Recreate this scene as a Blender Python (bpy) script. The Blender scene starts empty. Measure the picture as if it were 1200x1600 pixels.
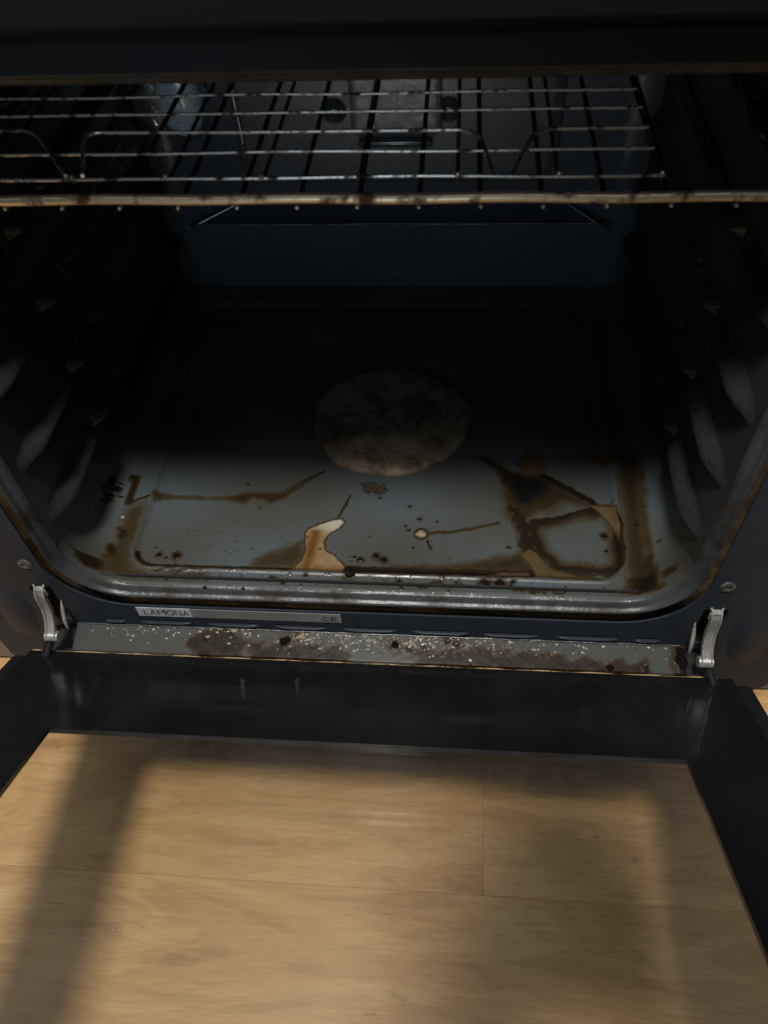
import bpy, bmesh, math, random
import numpy as np
from mathutils import Vector, Matrix

random.seed(7)
rng = np.random.default_rng(7)
scene = bpy.context.scene
col = scene.collection

# ------------------------------------------------------------------ camera
cam_data = bpy.data.cameras.new('camera')
cam = bpy.data.objects.new('camera', cam_data)
col.objects.link(cam)
right = Vector((0.99652397, 0.06962191, -0.04574687))
up = Vector((-0.02575267, 0.77969416, 0.62563073))
back = Vector((0.07922617, -0.62227792, 0.77877687))
m = Matrix((right, up, back)).transposed().to_4x4()
m.translation = Vector((0.0569, -0.3099, 0.5029))
cam.matrix_world = m
cam_data.sensor_fit = 'AUTO'
cam_data.sensor_width = 36.0
cam_data.lens = 36.0 * 1229.8 / 1600.0
cam_data.clip_start = 0.01
cam_data.clip_end = 60.0
cam_data.dof.use_dof = True
cam_data.dof.focus_distance = 0.62
cam_data.dof.aperture_fstop = 12.0
scene.camera = cam

# ------------------------------------------------------------------ light
world = bpy.data.worlds.new('World')
scene.world = world
world.use_nodes = True
bg = world.node_tree.nodes['Background']
bg.inputs[0].default_value = (0.66, 0.84, 1.0, 1)
bg.inputs[1].default_value = 0.03

lamp_data = bpy.data.lights.new('ceiling_lamp', 'AREA')
lamp_data.shape = 'DISK'
lamp_data.size = 0.29
lamp_data.energy = 56.0
lamp_data.color = (1.0, 0.955, 0.88)
lamp = bpy.data.objects.new('ceiling_lamp', lamp_data)
lamp.location = (-0.13, -0.69, 2.2)
lamp.rotation_euler = (0, 0, 0)
col.objects.link(lamp)

# area light added for ceiling bounce, lifting the shadows on the floor
bounce_data = bpy.data.lights.new('bounce_fill', 'AREA')
bounce_data.shape = 'RECTANGLE'
bounce_data.size = 2.6
bounce_data.size_y = 1.25
bounce_data.energy = 27.0
bounce_data.color = (0.95, 0.96, 1.0)
bounce_obj = bpy.data.objects.new('bounce_fill', bounce_data)
bounce_obj.location = (-0.2, -0.46, 2.3)
col.objects.link(bounce_obj)

# cool daylight from a window across the kitchen
win_data = bpy.data.lights.new('kitchen_window', 'AREA')
win_data.shape = 'RECTANGLE'
win_data.size = 0.8
win_data.size_y = 0.6
win_data.energy = 9.5
win_data.color = (0.72, 0.87, 1.0)
win = bpy.data.objects.new('kitchen_window', win_data)
win.location = (-0.15, -2.9, 0.78)
win.rotation_euler = (math.radians(86), 0, 0)
col.objects.link(win)

scene.view_settings.view_transform = 'Standard'
scene.view_settings.look = 'None'
scene.view_settings.exposure = 0.0
scene.view_settings.gamma = 1.0
scene.view_settings.use_curve_mapping = False
scene.cycles.max_bounces = 10
scene.cycles.transparent_max_bounces = 12
scene.cycles.use_denoising = True
scene.cycles.caustics_reflective = False
scene.cycles.caustics_refractive = False


# ------------------------------------------------------------------ node helpers
class NT:
    def __init__(self, name):
        self.m = bpy.data.materials.new(name)
        self.m.use_nodes = True
        self.t = self.m.node_tree
        self.b = self.t.nodes['Principled BSDF']
        self.out = self.t.nodes['Material Output']

    def n(self, typ, **kw):
        nd = self.t.nodes.new(typ)
        for k, v in kw.items():
            setattr(nd, k, v)
        return nd

    def val(self, sock, v):
        if hasattr(v, 'bl_idname') or isinstance(v, bpy.types.NodeSocket):
            self.t.links.new(v, sock)
        else:
            sock.default_value = v

    def math(self, op, a, b=0.5, clamp=False):
        nd = self.n('ShaderNodeMath', operation=op)
        nd.use_clamp = clamp
        self.val(nd.inputs[0], a)
        self.val(nd.inputs[1], b)
        return nd.outputs[0]

    def noise(self, scale, detail=4.0, rough=0.55, vec=None, dist=0.0):
        nd = self.n('ShaderNodeTexNoise')
        nd.inputs['Scale'].default_value = scale
        nd.inputs['Detail'].default_value = detail
        nd.inputs['Roughness'].default_value = rough
        nd.inputs['Distortion'].default_value = dist
        if vec is not None:
            self.t.links.new(vec, nd.inputs['Vector'])
        return nd.outputs['Fac']

    def coords(self, which='Object', scale=None, loc=None):
        tc = self.n('ShaderNodeTexCoord')
        o = tc.outputs[which]
        if scale or loc is not None:
            mp = self.n('ShaderNodeMapping')
            if scale:
                mp.inputs['Scale'].default_value = scale
            if loc is not None:
                self.val(mp.inputs['Location'], loc)
            self.t.links.new(o, mp.inputs['Vector'])
            o = mp.outputs[0]
        return o

    def ramp(self, fac, stops):
        nd = self.n('ShaderNodeValToRGB')
        el = nd.color_ramp.elements
        while len(el) < len(stops):
            el.new(0.5)
        for e, (p, c) in zip(el, stops):
            e.position = p
            e.color = (c[0], c[1], c[2], 1) if hasattr(c, '__len__') else (c, c, c, 1)
        self.t.links.new(fac, nd.inputs[0])
        return nd.outputs[0]

    def mix(self, fac, a, b, mode='MIX'):
        nd = self.n('ShaderNodeMix', data_type='RGBA', blend_type=mode)
        self.val(nd.inputs[0], fac)
        for s, v in ((nd.inputs[6], a), (nd.inputs[7], b)):
            self.val(s, v if isinstance(v, bpy.types.NodeSocket) else (v[0], v[1], v[2], 1))
        return nd.outputs[2]

    def bump(self, height, strength=0.2, dist=0.001):
        nd = self.n('ShaderNodeBump')
        nd.inputs['Strength'].default_value = strength
        nd.inputs['Distance'].default_value = dist
        self.t.links.new(height, nd.inputs['Height'])
        self.t.links.new(nd.outputs[0], self.b.inputs['Normal'])
        return nd

    def set(self, **kw):
        names = {'color': 'Base Color', 'rough': 'Roughness', 'metal': 'Metallic', 'spec': 'Specular IOR Level',
                 'coat': 'Coat Weight', 'coat_rough': 'Coat Roughness', 'ior': 'IOR', 'trans': 'Transmission Weight'}
        for k, v in kw.items():
            s = self.b.inputs[names[k]]
            if k == 'color' and not isinstance(v, bpy.types.NodeSocket):
                v = (v[0], v[1], v[2], 1)
            self.val(s, v)
        return self


def enamel(name, base, rough=0.26, stain=False, spec=0.5, bump=0.22):
    """vitreous enamel: fine flecks, slight orange peel; optional baked-on grease from the 'stain' attribute"""
    k = NT(name)
    v = k.coords('Object')
    fleck = k.noise(2600.0, 2.0, 0.6, v)
    cloud = k.noise(22.0, 5.0, 0.6, v)
    c0 = k.mix(k.ramp(fleck, [(0.36, 0.0), (0.70, 1.0)]), [x * 0.86 for x in base], [x * 1.16 for x in base])
    film = k.ramp(cloud, [(0.42, 0.0), (0.75, 1.0)])
    c0 = k.mix(k.math('MULTIPLY', film, 0.35), c0, [base[0] * 0.86, base[1] * 0.74, base[2] * 0.55])
    r = k.math('ADD', k.math('MULTIPLY', cloud, 0.22), rough - 0.10)
    h = k.math('ADD', k.math('MULTIPLY', k.noise(240.0, 2.0, 0.5, v), 0.6), k.math('MULTIPLY', fleck, 0.18))
    if stain:
        at = k.n('ShaderNodeAttribute', attribute_name='stain')
        sp = k.n('ShaderNodeSeparateColor')
        k.t.links.new(at.outputs['Color'], sp.inputs[0])
        br, tan, blk = sp.outputs[0], sp.outputs[1], sp.outputs[2]
        mott = k.noise(95.0, 6.0, 0.65, v)
        t = k.math('MULTIPLY', br, k.math('ADD', k.math('MULTIPLY', mott, 0.9), 0.55))
        cx = k.n('ShaderNodeCombineColor')
        for i, kk in enumerate((-0.95, -1.55, -2.7)):
            k.t.links.new(k.math('EXPONENT', k.math('MULTIPLY', t, kk)), cx.inputs[i])
        grease = k.mix(1.0, c0, cx.outputs[0], 'MULTIPLY')
        am = k.math('EXPONENT', k.math('MULTIPLY', t, -1.0))
        amc = k.n('ShaderNodeCombineColor')
        for i, kk in enumerate((0.060, 0.034, 0.0110)):
            k.t.links.new(k.math('MULTIPLY', am, kk), amc.inputs[i])
        grease = k.mix(k.math('MULTIPLY', br, 0.75, True), grease, amc.outputs[0])
        # congealed opaque fat: pale at the tip, ginger where it is thick
        tcol = k.mix(k.ramp(k.noise(70.0, 5.0, 0.6, v), [(0.35, 0.0), (0.7, 1.0)]), (0.20, 0.148, 0.092), (0.29, 0.225, 0.148))
        tcol = k.mix(1.0, tcol, cx.outputs[0], 'MULTIPLY')
        pale = at.outputs['Alpha']
        tcol = k.mix(pale, tcol, (0.36, 0.345, 0.28))
        c1 = k.mix(tan, grease, tcol)
        c1 = k.mix(blk, c1, (0.005, 0.004, 0.003))
        k.set(color=c1)
        k.set(rough=k.math('ADD', k.math('MULTIPLY', tan, -0.10), k.math('ADD', r, k.math('MULTIPLY', k.math('MULTIPLY', br, mott, True), 0.16))))
        h = k.math('ADD', h, k.math('MULTIPLY', k.math('ADD', k.math('MULTIPLY', mott, br), k.math('MULTIPLY', blk, 3.0)), 0.9))
    else:
        k.set(color=c0, rough=r)
    k.bump(h, bump, 0.0006)
    k.set(spec=spec)
    return k.m


def plain(name, color, rough=0.4, metal=0.0, grime=None, grime_scale=60.0, grime_lo=0.5, grime_hi=0.7, bump_scale=None,
          bump_str=0.2, **kw):
    k = NT(name)
    v = k.coords('Object')
    nz = k.noise(grime_scale, 6.0, 0.62, v)
    c = k.mix(k.math('MULTIPLY', nz, 0.5), color, [x * 0.72 for x in color])
    rr = k.math('ADD', k.math('MULTIPLY', nz, 0.18), rough - 0.08)
    if grime:
        f = k.ramp(nz, [(grime_lo, 0.0), (grime_hi, 1.0)])
        c = k.mix(f, c, grime)
        rr = k.math('ADD', rr, k.math('MULTIPLY', f, 0.3))
        if metal:
            k.set(metal=k.math('SUBTRACT', metal, k.math('MULTIPLY', f, metal * 0.8)))
    elif metal:
        k.set(metal=metal)
    k.set(color=c, rough=rr, **kw)
    if bump_scale:
        k.bump(k.noise(bump_scale, 5.0, 0.6, v), bump_str, 0.001)
    return k.m


M = {}
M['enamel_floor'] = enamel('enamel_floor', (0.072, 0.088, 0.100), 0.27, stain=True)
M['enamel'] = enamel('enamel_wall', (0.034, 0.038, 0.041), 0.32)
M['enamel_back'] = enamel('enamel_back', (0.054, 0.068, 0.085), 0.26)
M['ledge'] = enamel('enamel_ledge', (0.052, 0.061, 0.066), 0.24, stain=True, spec=0.09, bump=0.26)
M['frame'] = enamel('frame_enamel', (0.024, 0.031, 0.043), 0.36, spec=0.07)
M['lip'] = plain('lip_enamel', (0.046, 0.050, 0.054), 0.24, 0.0, grime=(0.018, 0.013, 0.009), grime_scale=30.0, grime_lo=0.46, grime_hi=0.66, bump_scale=320.0, bump_str=0.4, spec=0.30)
M['runner'] = plain('runner_enamel', (0.024, 0.026, 0.027), 0.15, 0.0, grime=(0.010, 0.008, 0.006), grime_scale=200.0, grime_lo=0.56, grime_hi=0.64, bump_scale=90.0, bump_str=0.9, spec=0.6)
M['foot'] = plain('foot_enamel', (0.014, 0.017, 0.022), 0.5, spec=0.04)
M['void'] = plain('void_black', (0.006, 0.006, 0.007), 0.75)  # near-black, paints the shade inside slots and pockets
M['black_metal'] = plain('black_metal', (0.012, 0.012, 0.014), 0.34, bump_scale=400.0, bump_str=0.05)
M['hinge'] = plain('hinge_zinc', (0.56, 0.56, 0.52), 0.34, 0.75, grime=(0.07, 0.05, 0.03), grime_scale=140.0, grime_lo=0.50, grime_hi=0.70)
M['screw'] = plain('screw_head', (0.09, 0.10, 0.11), 0.25, 0.5, grime_scale=300.0)
M['bar'] = plain('aged_chrome_bar', (0.78, 0.66, 0.44), 0.30, 0.75, grime=(0.10, 0.040, 0.014), grime_scale=85.0, grime_lo=0.50, grime_hi=0.62)
M['wire'] = plain('aged_chrome_wire', (0.72, 0.71, 0.68), 0.26, 0.85, grime=(0.022, 0.014, 0.009), grime_scale=95.0, grime_lo=0.49, grime_hi=0.60)
M['dark_rod'] = plain('dark_wire', (0.012, 0.011, 0.010), 0.55, 0.0, grime_scale=200.0)  # near-black wires and bars of both racks
M['brass_edge'] = plain('glass_edge', (0.46, 0.34, 0.17), 0.40, 0.25, grime=(0.06, 0.035, 0.014), grime_scale=160.0, grime_lo=0.5, grime_hi=0.62)
M['char'] = plain('char', (0.006, 0.005, 0.004), 0.7, spec=0.06, bump_scale=900.0, bump_str=0.8)
M['char_brown'] = plain('char_brown', (0.050, 0.026, 0.010), 0.4, bump_scale=700.0, bump_str=0.7)
M['crumb_tan'] = plain('crumb_tan', (0.26, 0.20, 0.13), 0.4, bump_scale=500.0, bump_str=0.6)
M['plinth'] = plain('plinth_grey', (0.16, 0.145, 0.125), 0.5)
M['lens'] = plain('lamp_lens', (0.42, 0.50, 0.56), 0.18, grime=(0.75, 0.78, 0.78), grime_scale=130.0, grime_lo=0.55, grime_hi=0.7)  # light base and white patches paint the reflections in the glass
M['fan_cover'] = enamel('fan_cover', (0.075, 0.085, 0.095), 0.30)
M['cover_plate'] = plain('cover_plate', (0.15, 0.165, 0.18), 0.22, 0.0, grime=(0.34, 0.36, 0.37), grime_scale=240.0, grime_lo=0.60, grime_hi=0.68, bump_scale=120.0, bump_str=0.4)  # lighter base and pale specks paint a bright reflection on the plate
M['label_print'] = plain('label_print', (0.015, 0.017, 0.022), 0.45)


def black_glass():
    k = NT('black_glass')
    v = k.coords('Object')
    sm = k.noise(14.0, 5.0, 0.6, v, 0.6)
    sp = k.noise(900.0, 2.0, 0.5, v)
    c = k.mix(k.ramp(sm, [(0.35, 0.0), (0.75, 1.0)]), (0.0058, 0.0059, 0.0066), (0.0092, 0.0092, 0.0104))
    k.set(color=k.mix(k.ramp(sp, [(0.73, 0.0), (0.78, 0.6)]), c, (0.10, 0.10, 0.095)))
    k.set(rough=k.ramp(sm, [(0.35, 0.11), (0.7, 0.30)]), spec=0.34)
    return k.m


def clear_glass():
    """thin pane: clear, a Fresnel mirror and a smudge film that also paints the haze of reflections"""
    k = NT('window_glass')
    v = k.coords('Object')
    tr = k.n('ShaderNodeBsdfTransparent')
    tr.inputs[0].default_value = (0.982, 0.985, 0.98, 1)
    gl = k.n('ShaderNodeBsdfGlossy')
    gl.inputs['Roughness'].default_value = 0.06
    df = k.n('ShaderNodeBsdfDiffuse')
    df.inputs[0].default_value = (0.42, 0.40, 0.38, 1)  # smudge film, also painting the haze of reflections
    lw = k.n('ShaderNodeLayerWeight')
    lw.inputs[0].default_value = 0.5
    fr = k.math('ADD', k.math('MULTIPLY', k.math('POWER', lw.outputs['Facing'], 5.0), 0.9), 0.035)
    m1 = k.n('ShaderNodeMixShader')
    k.t.links.new(fr, m1.inputs[0])
    k.t.links.new(tr.outputs[0], m1.inputs[1])
    k.t.links.new(gl.outputs[0], m1.inputs[2])
    sm = k.noise(9.0, 5.0, 0.6, k.coords('Object', (1.0, 0.35, 1.0)), 0.8)
    sp = k.noise(420.0, 2.0, 0.5, v)
    film = k.math('ADD', k.math('MULTIPLY', k.ramp(sm, [(0.38, 0.05), (0.75, 1.0)]), 0.028),
                  k.math('MULTIPLY', k.ramp(sp, [(0.755, 0.0), (0.80, 1.0)]), 0.30))
    m2 = k.n('ShaderNodeMixShader')
    k.t.links.new(film, m2.inputs[0])
    k.t.links.new(m1.outputs[0], m2.inputs[1])
    k.t.links.new(df.outputs[0], m2.inputs[2])
    k.t.links.new(m2.outputs[0], k.out.inputs[0])
    return k.m


FLOOR_Z = -0.230
KNOTS = [(-0.2163, -0.1866, 0.0060), (0.228, -0.1048, 0.0024), (0.2204, -0.136, 0.0020), (-0.3183, -0.0312, 0.0018), (0.1744, -0.035, 0.0017), (0.2226, -0.1803, 0.0022), (0.0246, -0.2189, 0.0016), (0.0325, -0.2219, 0.0016)]


def wood():
    k = NT('oak_plank')
    oi = k.n('ShaderNodeObjectInfo')
    off = k.n('ShaderNodeCombineXYZ')
    for i, s in enumerate((37.0, 11.0, 5.0)):
        k.t.links.new(k.math('MULTIPLY', oi.outputs['Random'], s), off.inputs[i])
    v = k.coords('Object')
    # figure: broad cathedral bands running along the plank, bent by slow noise
    mp = k.n('ShaderNodeVectorMath', operation='ADD')
    k.t.links.new(v, mp.inputs[0])
    k.t.links.new(off.outputs[0], mp.inputs[1])
    p = mp.outputs[0]

    def scaled(sx, sy, sz):
        q = k.n('ShaderNodeMapping')
        q.inputs['Scale'].default_value = (sx, sy, sz)
        k.t.links.new(p, q.inputs['Vector'])
        return q.outputs[0]
    broad = k.noise(1.0, 4.0, 0.55, scaled(3.6, 15.0, 1.0), 2.2)
    grain = k.noise(1.0, 7.0, 0.66, scaled(11.0, 120.0, 1.0), 1.1)
    fine = k.noise(1.0, 4.0, 0.6, scaled(60.0, 900.0, 1.0))
    pore = k.noise(1.0, 2.0, 0.5, scaled(45.0, 240.0, 1.0))
    rings = k.math('FRACT', k.math('MULTIPLY', broad, 7.0))
    rings = k.math('MULTIPLY', k.math('ABSOLUTE', k.math('SUBTRACT', rings, 0.5)), 2.0)
    f = k.math('ADD', k.math('MULTIPLY', broad, 0.55), k.math('ADD', k.math('MULTIPLY', grain, 0.42), k.math('MULTIPLY', rings, 0.06)))
    c = k.ramp(f, [(0.34, (0.33, 0.180, 0.066)), (0.50, (0.51, 0.300, 0.120)), (0.66, (0.63, 0.41, 0.190))])
    c = k.mix(k.ramp(fine, [(0.40, 0.26), (0.62, 0.0)]), c, (0.24, 0.14, 0.06))
    c = k.mix(k.ramp(pore, [(0.22, 0.6), (0.29, 0.0)]), c, (0.10, 0.055, 0.03))
    geo = k.n('ShaderNodeNewGeometry')
    for (kx, ky, kr) in KNOTS:
        q = k.n('ShaderNodeVectorMath', operation='SUBTRACT')
        k.t.links.new(geo.outputs['Position'], q.inputs[0])
        q.inputs[1].default_value = (kx, ky, FLOOR_Z)
        q2 = k.n('ShaderNodeVectorMath', operation='MULTIPLY')
        k.t.links.new(q.outputs[0], q2.inputs[0])
        q2.inputs[1].default_value = (0.75, 1.25, 0.0)
        ln = k.n('ShaderNodeVectorMath', operation='LENGTH')
        k.t.links.new(q2.outputs[0], ln.inputs[0])
        dd = k.math('ADD', k.math('DIVIDE', ln.outputs['Value'], kr), k.math('MULTIPLY', k.math('SUBTRACT', grain, 0.5), 0.9))
        near = k.ramp(k.math('MULTIPLY', dd, 0.2), [(0.0, 0.0), (0.10, 0.6), (0.16, 0.28), (0.19, 0.48), (0.26, 0.16), (0.9, 0.0)])
        c = k.mix(near, c, (0.17, 0.095, 0.045))
    hue = k.noise(3.0, 3.0, 0.5, p)
    c = k.mix(k.math('MULTIPLY', k.ramp(hue, [(0.4, 0.0), (0.7, 1.0)]), 0.35), c, (0.45, 0.24, 0.085))
    k.set(color=c, rough=k.math('ADD', k.math('MULTIPLY', grain, 0.2), 0.36))
    k.bump(k.math('ADD', grain, fine), 0.12, 0.0006)
    return k.m


def label_mat():
    k = NT('rating_label')
    v = k.coords('Object')
    sp = k.n('ShaderNodeSeparateXYZ')
    k.t.links.new(v, sp.inputs[0])
    # rows of worn, illegible small print right of the name
    rows = k.math('SINE', k.math('MULTIPLY', sp.outputs[2], 2.0 * math.pi / 0.0032))
    streaks = k.noise(1.0, 4.0, 0.7, k.coords('Object', (330.0, 1.0, 900.0)))
    zone = k.ramp(k.math('MULTIPLY', k.math('ADD', sp.outputs[0], 0.140), 20.0), [(0.0, 0.0), (0.03, 1.0)])
    zone2 = k.ramp(k.math('MULTIPLY', k.math('ADD', sp.outputs[0], 0.055), 20.0), [(0.0, 1.0), (0.2, 0.0)])
    f = k.math('MULTIPLY', k.math('MULTIPLY', k.ramp(rows, [(0.4, 0.0), (0.6, 1.0)]), k.ramp(streaks, [(0.42, 0.0), (0.55, 1.0)])), k.math('MULTIPLY', zone, zone2))
    worn = k.noise(60.0, 5.0, 0.6, v)
    c = k.mix(k.ramp(worn, [(0.4, 0.0), (0.7, 1.0)]), (0.55, 0.58, 0.60), (0.34, 0.34, 0.33))
    c = k.mix(k.math('MULTIPLY', zone, 0.72), c, (0.15, 0.15, 0.15))
    c = k.mix(k.math('MULTIPLY', f, 0.6), c, (0.05, 0.05, 0.055))
    k.set(color=c, rough=0.42, metal=0.25)
    return k.m


def crust():
    k = NT('burnt_crust')
    v = k.coords('Object')
    a = k.noise(26.0, 8.0, 0.68, v, 0.6)
    b = k.noise(140.0, 6.0, 0.7, v)
    c = k.ramp(k.math('ADD', k.math('MULTIPLY', a, 0.75), k.math('MULTIPLY', b, 0.25)),
               [(0.36, (0.045, 0.028, 0.017)), (0.47, (0.20, 0.145, 0.092)), (0.56, (0.32, 0.255, 0.175)), (0.68, (0.10, 0.064, 0.036))])
    at = k.n('ShaderNodeAttribute', attribute_name='stain')
    sp = k.n('ShaderNodeSeparateColor')
    k.t.links.new(at.outputs['Color'], sp.inputs[0])
    c = k.mix(sp.outputs[0], c, (0.022, 0.013, 0.007))
    k.set(color=c, rough=0.75)
    k.bump(k.math('ADD', a, b), 0.6, 0.002)
    return k.m


M['black_glass'] = black_glass()
M['glass'] = clear_glass()
M['fascia'] = plain('fascia_black', (0.010, 0.012, 0.016), 0.5, spec=0.06)
M['wood'] = wood()
M['label'] = label_mat()
M['crust'] = crust()
def droplet():
    k = NT('fat_droplet')
    k.set(color=(0.34, 0.32, 0.27), rough=0.05, spec=0.9)  # whitish colour also paints the glints on the grease
    return k.m
M['droplet'] = droplet()
def streaks():
    k = NT('painted_reflection')  # blue-grey colour painting reflections in the door glass
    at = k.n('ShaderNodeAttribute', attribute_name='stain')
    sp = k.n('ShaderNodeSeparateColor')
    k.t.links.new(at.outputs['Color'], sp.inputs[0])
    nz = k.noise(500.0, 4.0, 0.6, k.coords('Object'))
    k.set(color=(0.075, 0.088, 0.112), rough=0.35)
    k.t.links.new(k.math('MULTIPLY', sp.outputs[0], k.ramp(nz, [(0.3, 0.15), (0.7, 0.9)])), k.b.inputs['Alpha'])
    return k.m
M['streaks'] = streaks()


# ------------------------------------------------------------------ measured outlines
STAIN_OUTLINES = {  # outlines on the cavity floor, millimetres (x, y)
 'front_band': [(-19.9,31.9),(-10.5,37.7),(9.3,41.4),(29.1,44.0),(59.0,44.5),(78.8,48.3),(103.7,55.4),(114.7,59.5),(121.4,53.6),(124.5,45.2),(123.5,35.6),(59.2,33.7)],
 'front_line': [(-190.0,44.6),(-186.4,37.2),(-180.5,33.1),(-170.4,32.2),(-131.7,32.5),(-90.7,32.8),(-62.9,33.2)],
 'left_olive': [(-100.8,31.8),(-95.3,44.3),(-74.0,56.4),(-56.0,68.7),(-52.4,45.9),(-61.4,33.3)],
 'tan': [(-57.2,69.9),(-54.6,74.6),(-45.9,80.2),(-34.7,84.5),(-28.5,85.4),(-26.1,82.2),(-29.6,76.1),(-37.3,70.0),(-40.6,62.7),(-39.1,53.9),(-30.7,48.0),(-22.8,40.2),(-18.1,33.7),(-30.0,32.1),(-62.8,32.6),(-56.5,42.0),(-54.5,54.0)],
 'streaks': [(-193.5,107.0),(-191.1,110.7),(-179.8,106.0),(-136.3,105.3),(-115.2,110.2),(-104.6,112.6),(-87.8,111.0),(-80.6,114.1),(-72.9,121.5),(-62.9,129.0),(-49.6,138.3),(-62.3,124.7),(-71.0,115.8),(-78.5,107.1),(-86.4,101.9),(-91.6,100.4),(-97.7,104.4),(-106.1,105.5),(-113.2,99.0),(-121.7,100.8),(-133.2,103.3),(-182.8,102.4),(-190.2,98.6)],
 'lstreak': [(-212.7,123.9),(-211.0,109.4),(-209.7,94.5)],
 'lstreak2': [(-209.7,94.5),(-202.3,98.3),(-195.5,102.0)],
 'lgutter': [(-210.6,91.7),(-195.5,97.8),(-193.0,71.8),(-193.4,45.7),(-187.3,31.0),(-171.3,25.5),(-128.5,29.5),(-125.7,18.8),(-158.8,16.9),(-205.1,16.9),(-217.3,23.1),(-213.0,43.8),(-211.9,71.2)],
 'ldark': [(-214.6,52.7),(-208.0,48.4),(-207.0,37.7),(-212.7,33.7)],
 'ldark2': [(-213.7,69.8),(-201.3,66.2),(-201.9,57.0),(-207.6,54.2)],
 'ldark3': [(-177.2,28.3),(-156.8,29.7),(-131.0,29.4),(-131.5,27.0),(-166.0,25.0)],
 'rgutter': [(200.3,165.3),(218.6,169.6),(217.6,133.1),(216.2,98.9),(214.9,60.7),(215.5,33.9),(211.6,16.1),(191.3,17.6),(193.3,41.8),(196.4,85.2),(198.0,125.5)],
 'rdark': [(219.4,154.7),(217.7,126.1),(215.5,79.4),(215.3,42.7),(213.0,19.5),(199.6,20.1),(210.4,48.4),(213.4,85.7),(214.6,126.0)],
 'fork': [(76.2,162.8),(92.7,157.2),(111.4,142.1),(138.1,139.3),(153.4,129.7),(165.6,118.9),(175.1,108.9),(185.2,107.2),(192.0,108.8),(182.2,103.1),(171.9,102.1),(154.4,107.6),(141.8,96.4),(131.5,95.4),(123.0,87.9),(118.9,63.4),(122.4,52.4),(124.6,38.0),(120.9,42.0),(116.2,59.5),(110.0,83.5),(102.7,97.8),(101.1,119.0),(104.7,135.4),(92.5,147.5)],
 'forkdark': [(87.2,157.0),(111.3,140.0),(137.8,135.0),(143.5,123.8),(136.5,111.1),(123.1,102.5),(112.8,103.5),(108.0,119.2),(100.5,140.4)],
 'lake': [(125.9,86.0),(127.2,70.0),(132.3,54.6),(141.4,43.4),(159.0,39.3),(180.6,39.6),(190.1,47.7),(193.2,66.1),(193.4,85.1),(190.2,96.7),(182.1,102.4)],
 'tan2': [(172.4,107.5),(185.0,105.9),(193.0,104.1),(194.9,85.1),(192.7,66.0),(189.8,79.8),(186.5,91.3),(178.8,99.6)],
 'tan3': [(115.1,55.8),(123.3,61.0),(129.4,55.1),(136.5,43.2),(147.9,38.9),(172.8,33.4),(174.0,31.1),(146.4,31.8),(126.4,33.9),(123.9,44.0)],
 'tan4': [(114.9,150.3),(128.6,165.7),(137.2,162.9),(138.6,140.0),(123.1,140.3)],
 'tan5': [(171.6,157.8),(188.8,168.8),(197.7,166.0),(195.8,148.9),(182.0,154.4)],
 'tan6': [(87.1,34.2),(103.2,37.8),(120.7,37.3),(124.4,33.3),(88.5,31.9)],
 'tail': [(42.1,72.7),(68.6,76.9),(99.4,85.8)],
 'tail2': [(42.4,65.7),(45.2,57.6)],
 'thin1': [(-49.9,136.0),(-67.8,124.5)],
 'thin2': [(-23.5,110.2),(-29.1,96.2),(-32.3,86.6)],
 'script1': [(-222.6,118.4),(-223.2,112.6),(-219.0,109.8),(-221.9,104.0),(-218.0,98.5)],
 'script2': [(-226.0,112.5),(-226.8,105.3),(-222.2,101.2),(-224.6,94.0)],
 'script3': [(-227.4,101.7),(-228.3,95.3),(-223.8,91.3),(-226.6,85.6)],
 'flake': [(-17.2,124.6),(-10.3,126.3),(0.7,125.1),(7.1,119.6),(1.6,112.4),(-7.6,113.5),(-14.6,119.0)],
 'strip1': [(37.6,21.1),(49.6,27.4),(54.6,21.8),(66.6,28.1),(69.1,24.1),(59.5,19.1),(40.1,18.9)],
 'strip2': [(102.8,22.0),(131.4,21.4),(155.1,21.2),(145.4,17.4),(107.5,18.1)],
 'lbot': [(-229.0,26.9),(-214.9,32.4),(-208.7,20.4),(-220.6,16.9)],
}
FLOOR_CRUMBS = [((-16.1, 28.4), 10), ((-18.7, 34.3), 9), ((-157.7, 43.9), 7), ((-172.4, 44.0), 5), ((-166.0, 41.7), 3), ((2.7, 48.6), 6), ((8.5, 45.7), 7), ((-15.0, 47.9), 4), ((-9.7, 45.6), 5), ((34.8, 87.5), 4), ((26.5, 76.1), 3), ((24.3, 79.9), 2), ((49.4, 85.4), 2), ((87.5, 25.4), 9), ((98.1, 25.8), 8), ((108.2, 26.8), 4), ((106.7, 22.7), 4), ((181.8, 75.1), 6), ((181.8, 60.7), 4), ((-76.4, 22.5), 5), ((-67.3, 18.7), 4), ((-159.3, 18.7), 3), ((-127.4, 12.8), 4), ((-97.3, 12.8), 3), ((14.6, 20.8), 3), ((22.3, 23.4), 5), ((24.1, 17.7), 3), ((54.4, 29.4), 5), ((69.1, 22.9), 4), ((59.5, 16.2), 3), ((31.0, 58.3), 3), ((-42.7, 54.4), 2), ((-98.9, 95.3), 2), ((-113.2, 120.3), 2), ((106.4, 61.7), 3), ((111.0, 97.4), 2), ((207.8, 84.9), 5), ((222.1, 31.3), 6), ((221.5, 65.8), 3), ((214.1, 102.1), 3), ((37.7, 18.8), 3), ((-50.9, 26.5), 4), ((-53.1, 17.5), 2), ((131.2, 18.0), 3), ((146.4, 31.2), 2), ((-9.3, 114.9), 3), ((0.8, 108.9), 2), ((26.3, 100.7), 3)]
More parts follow.
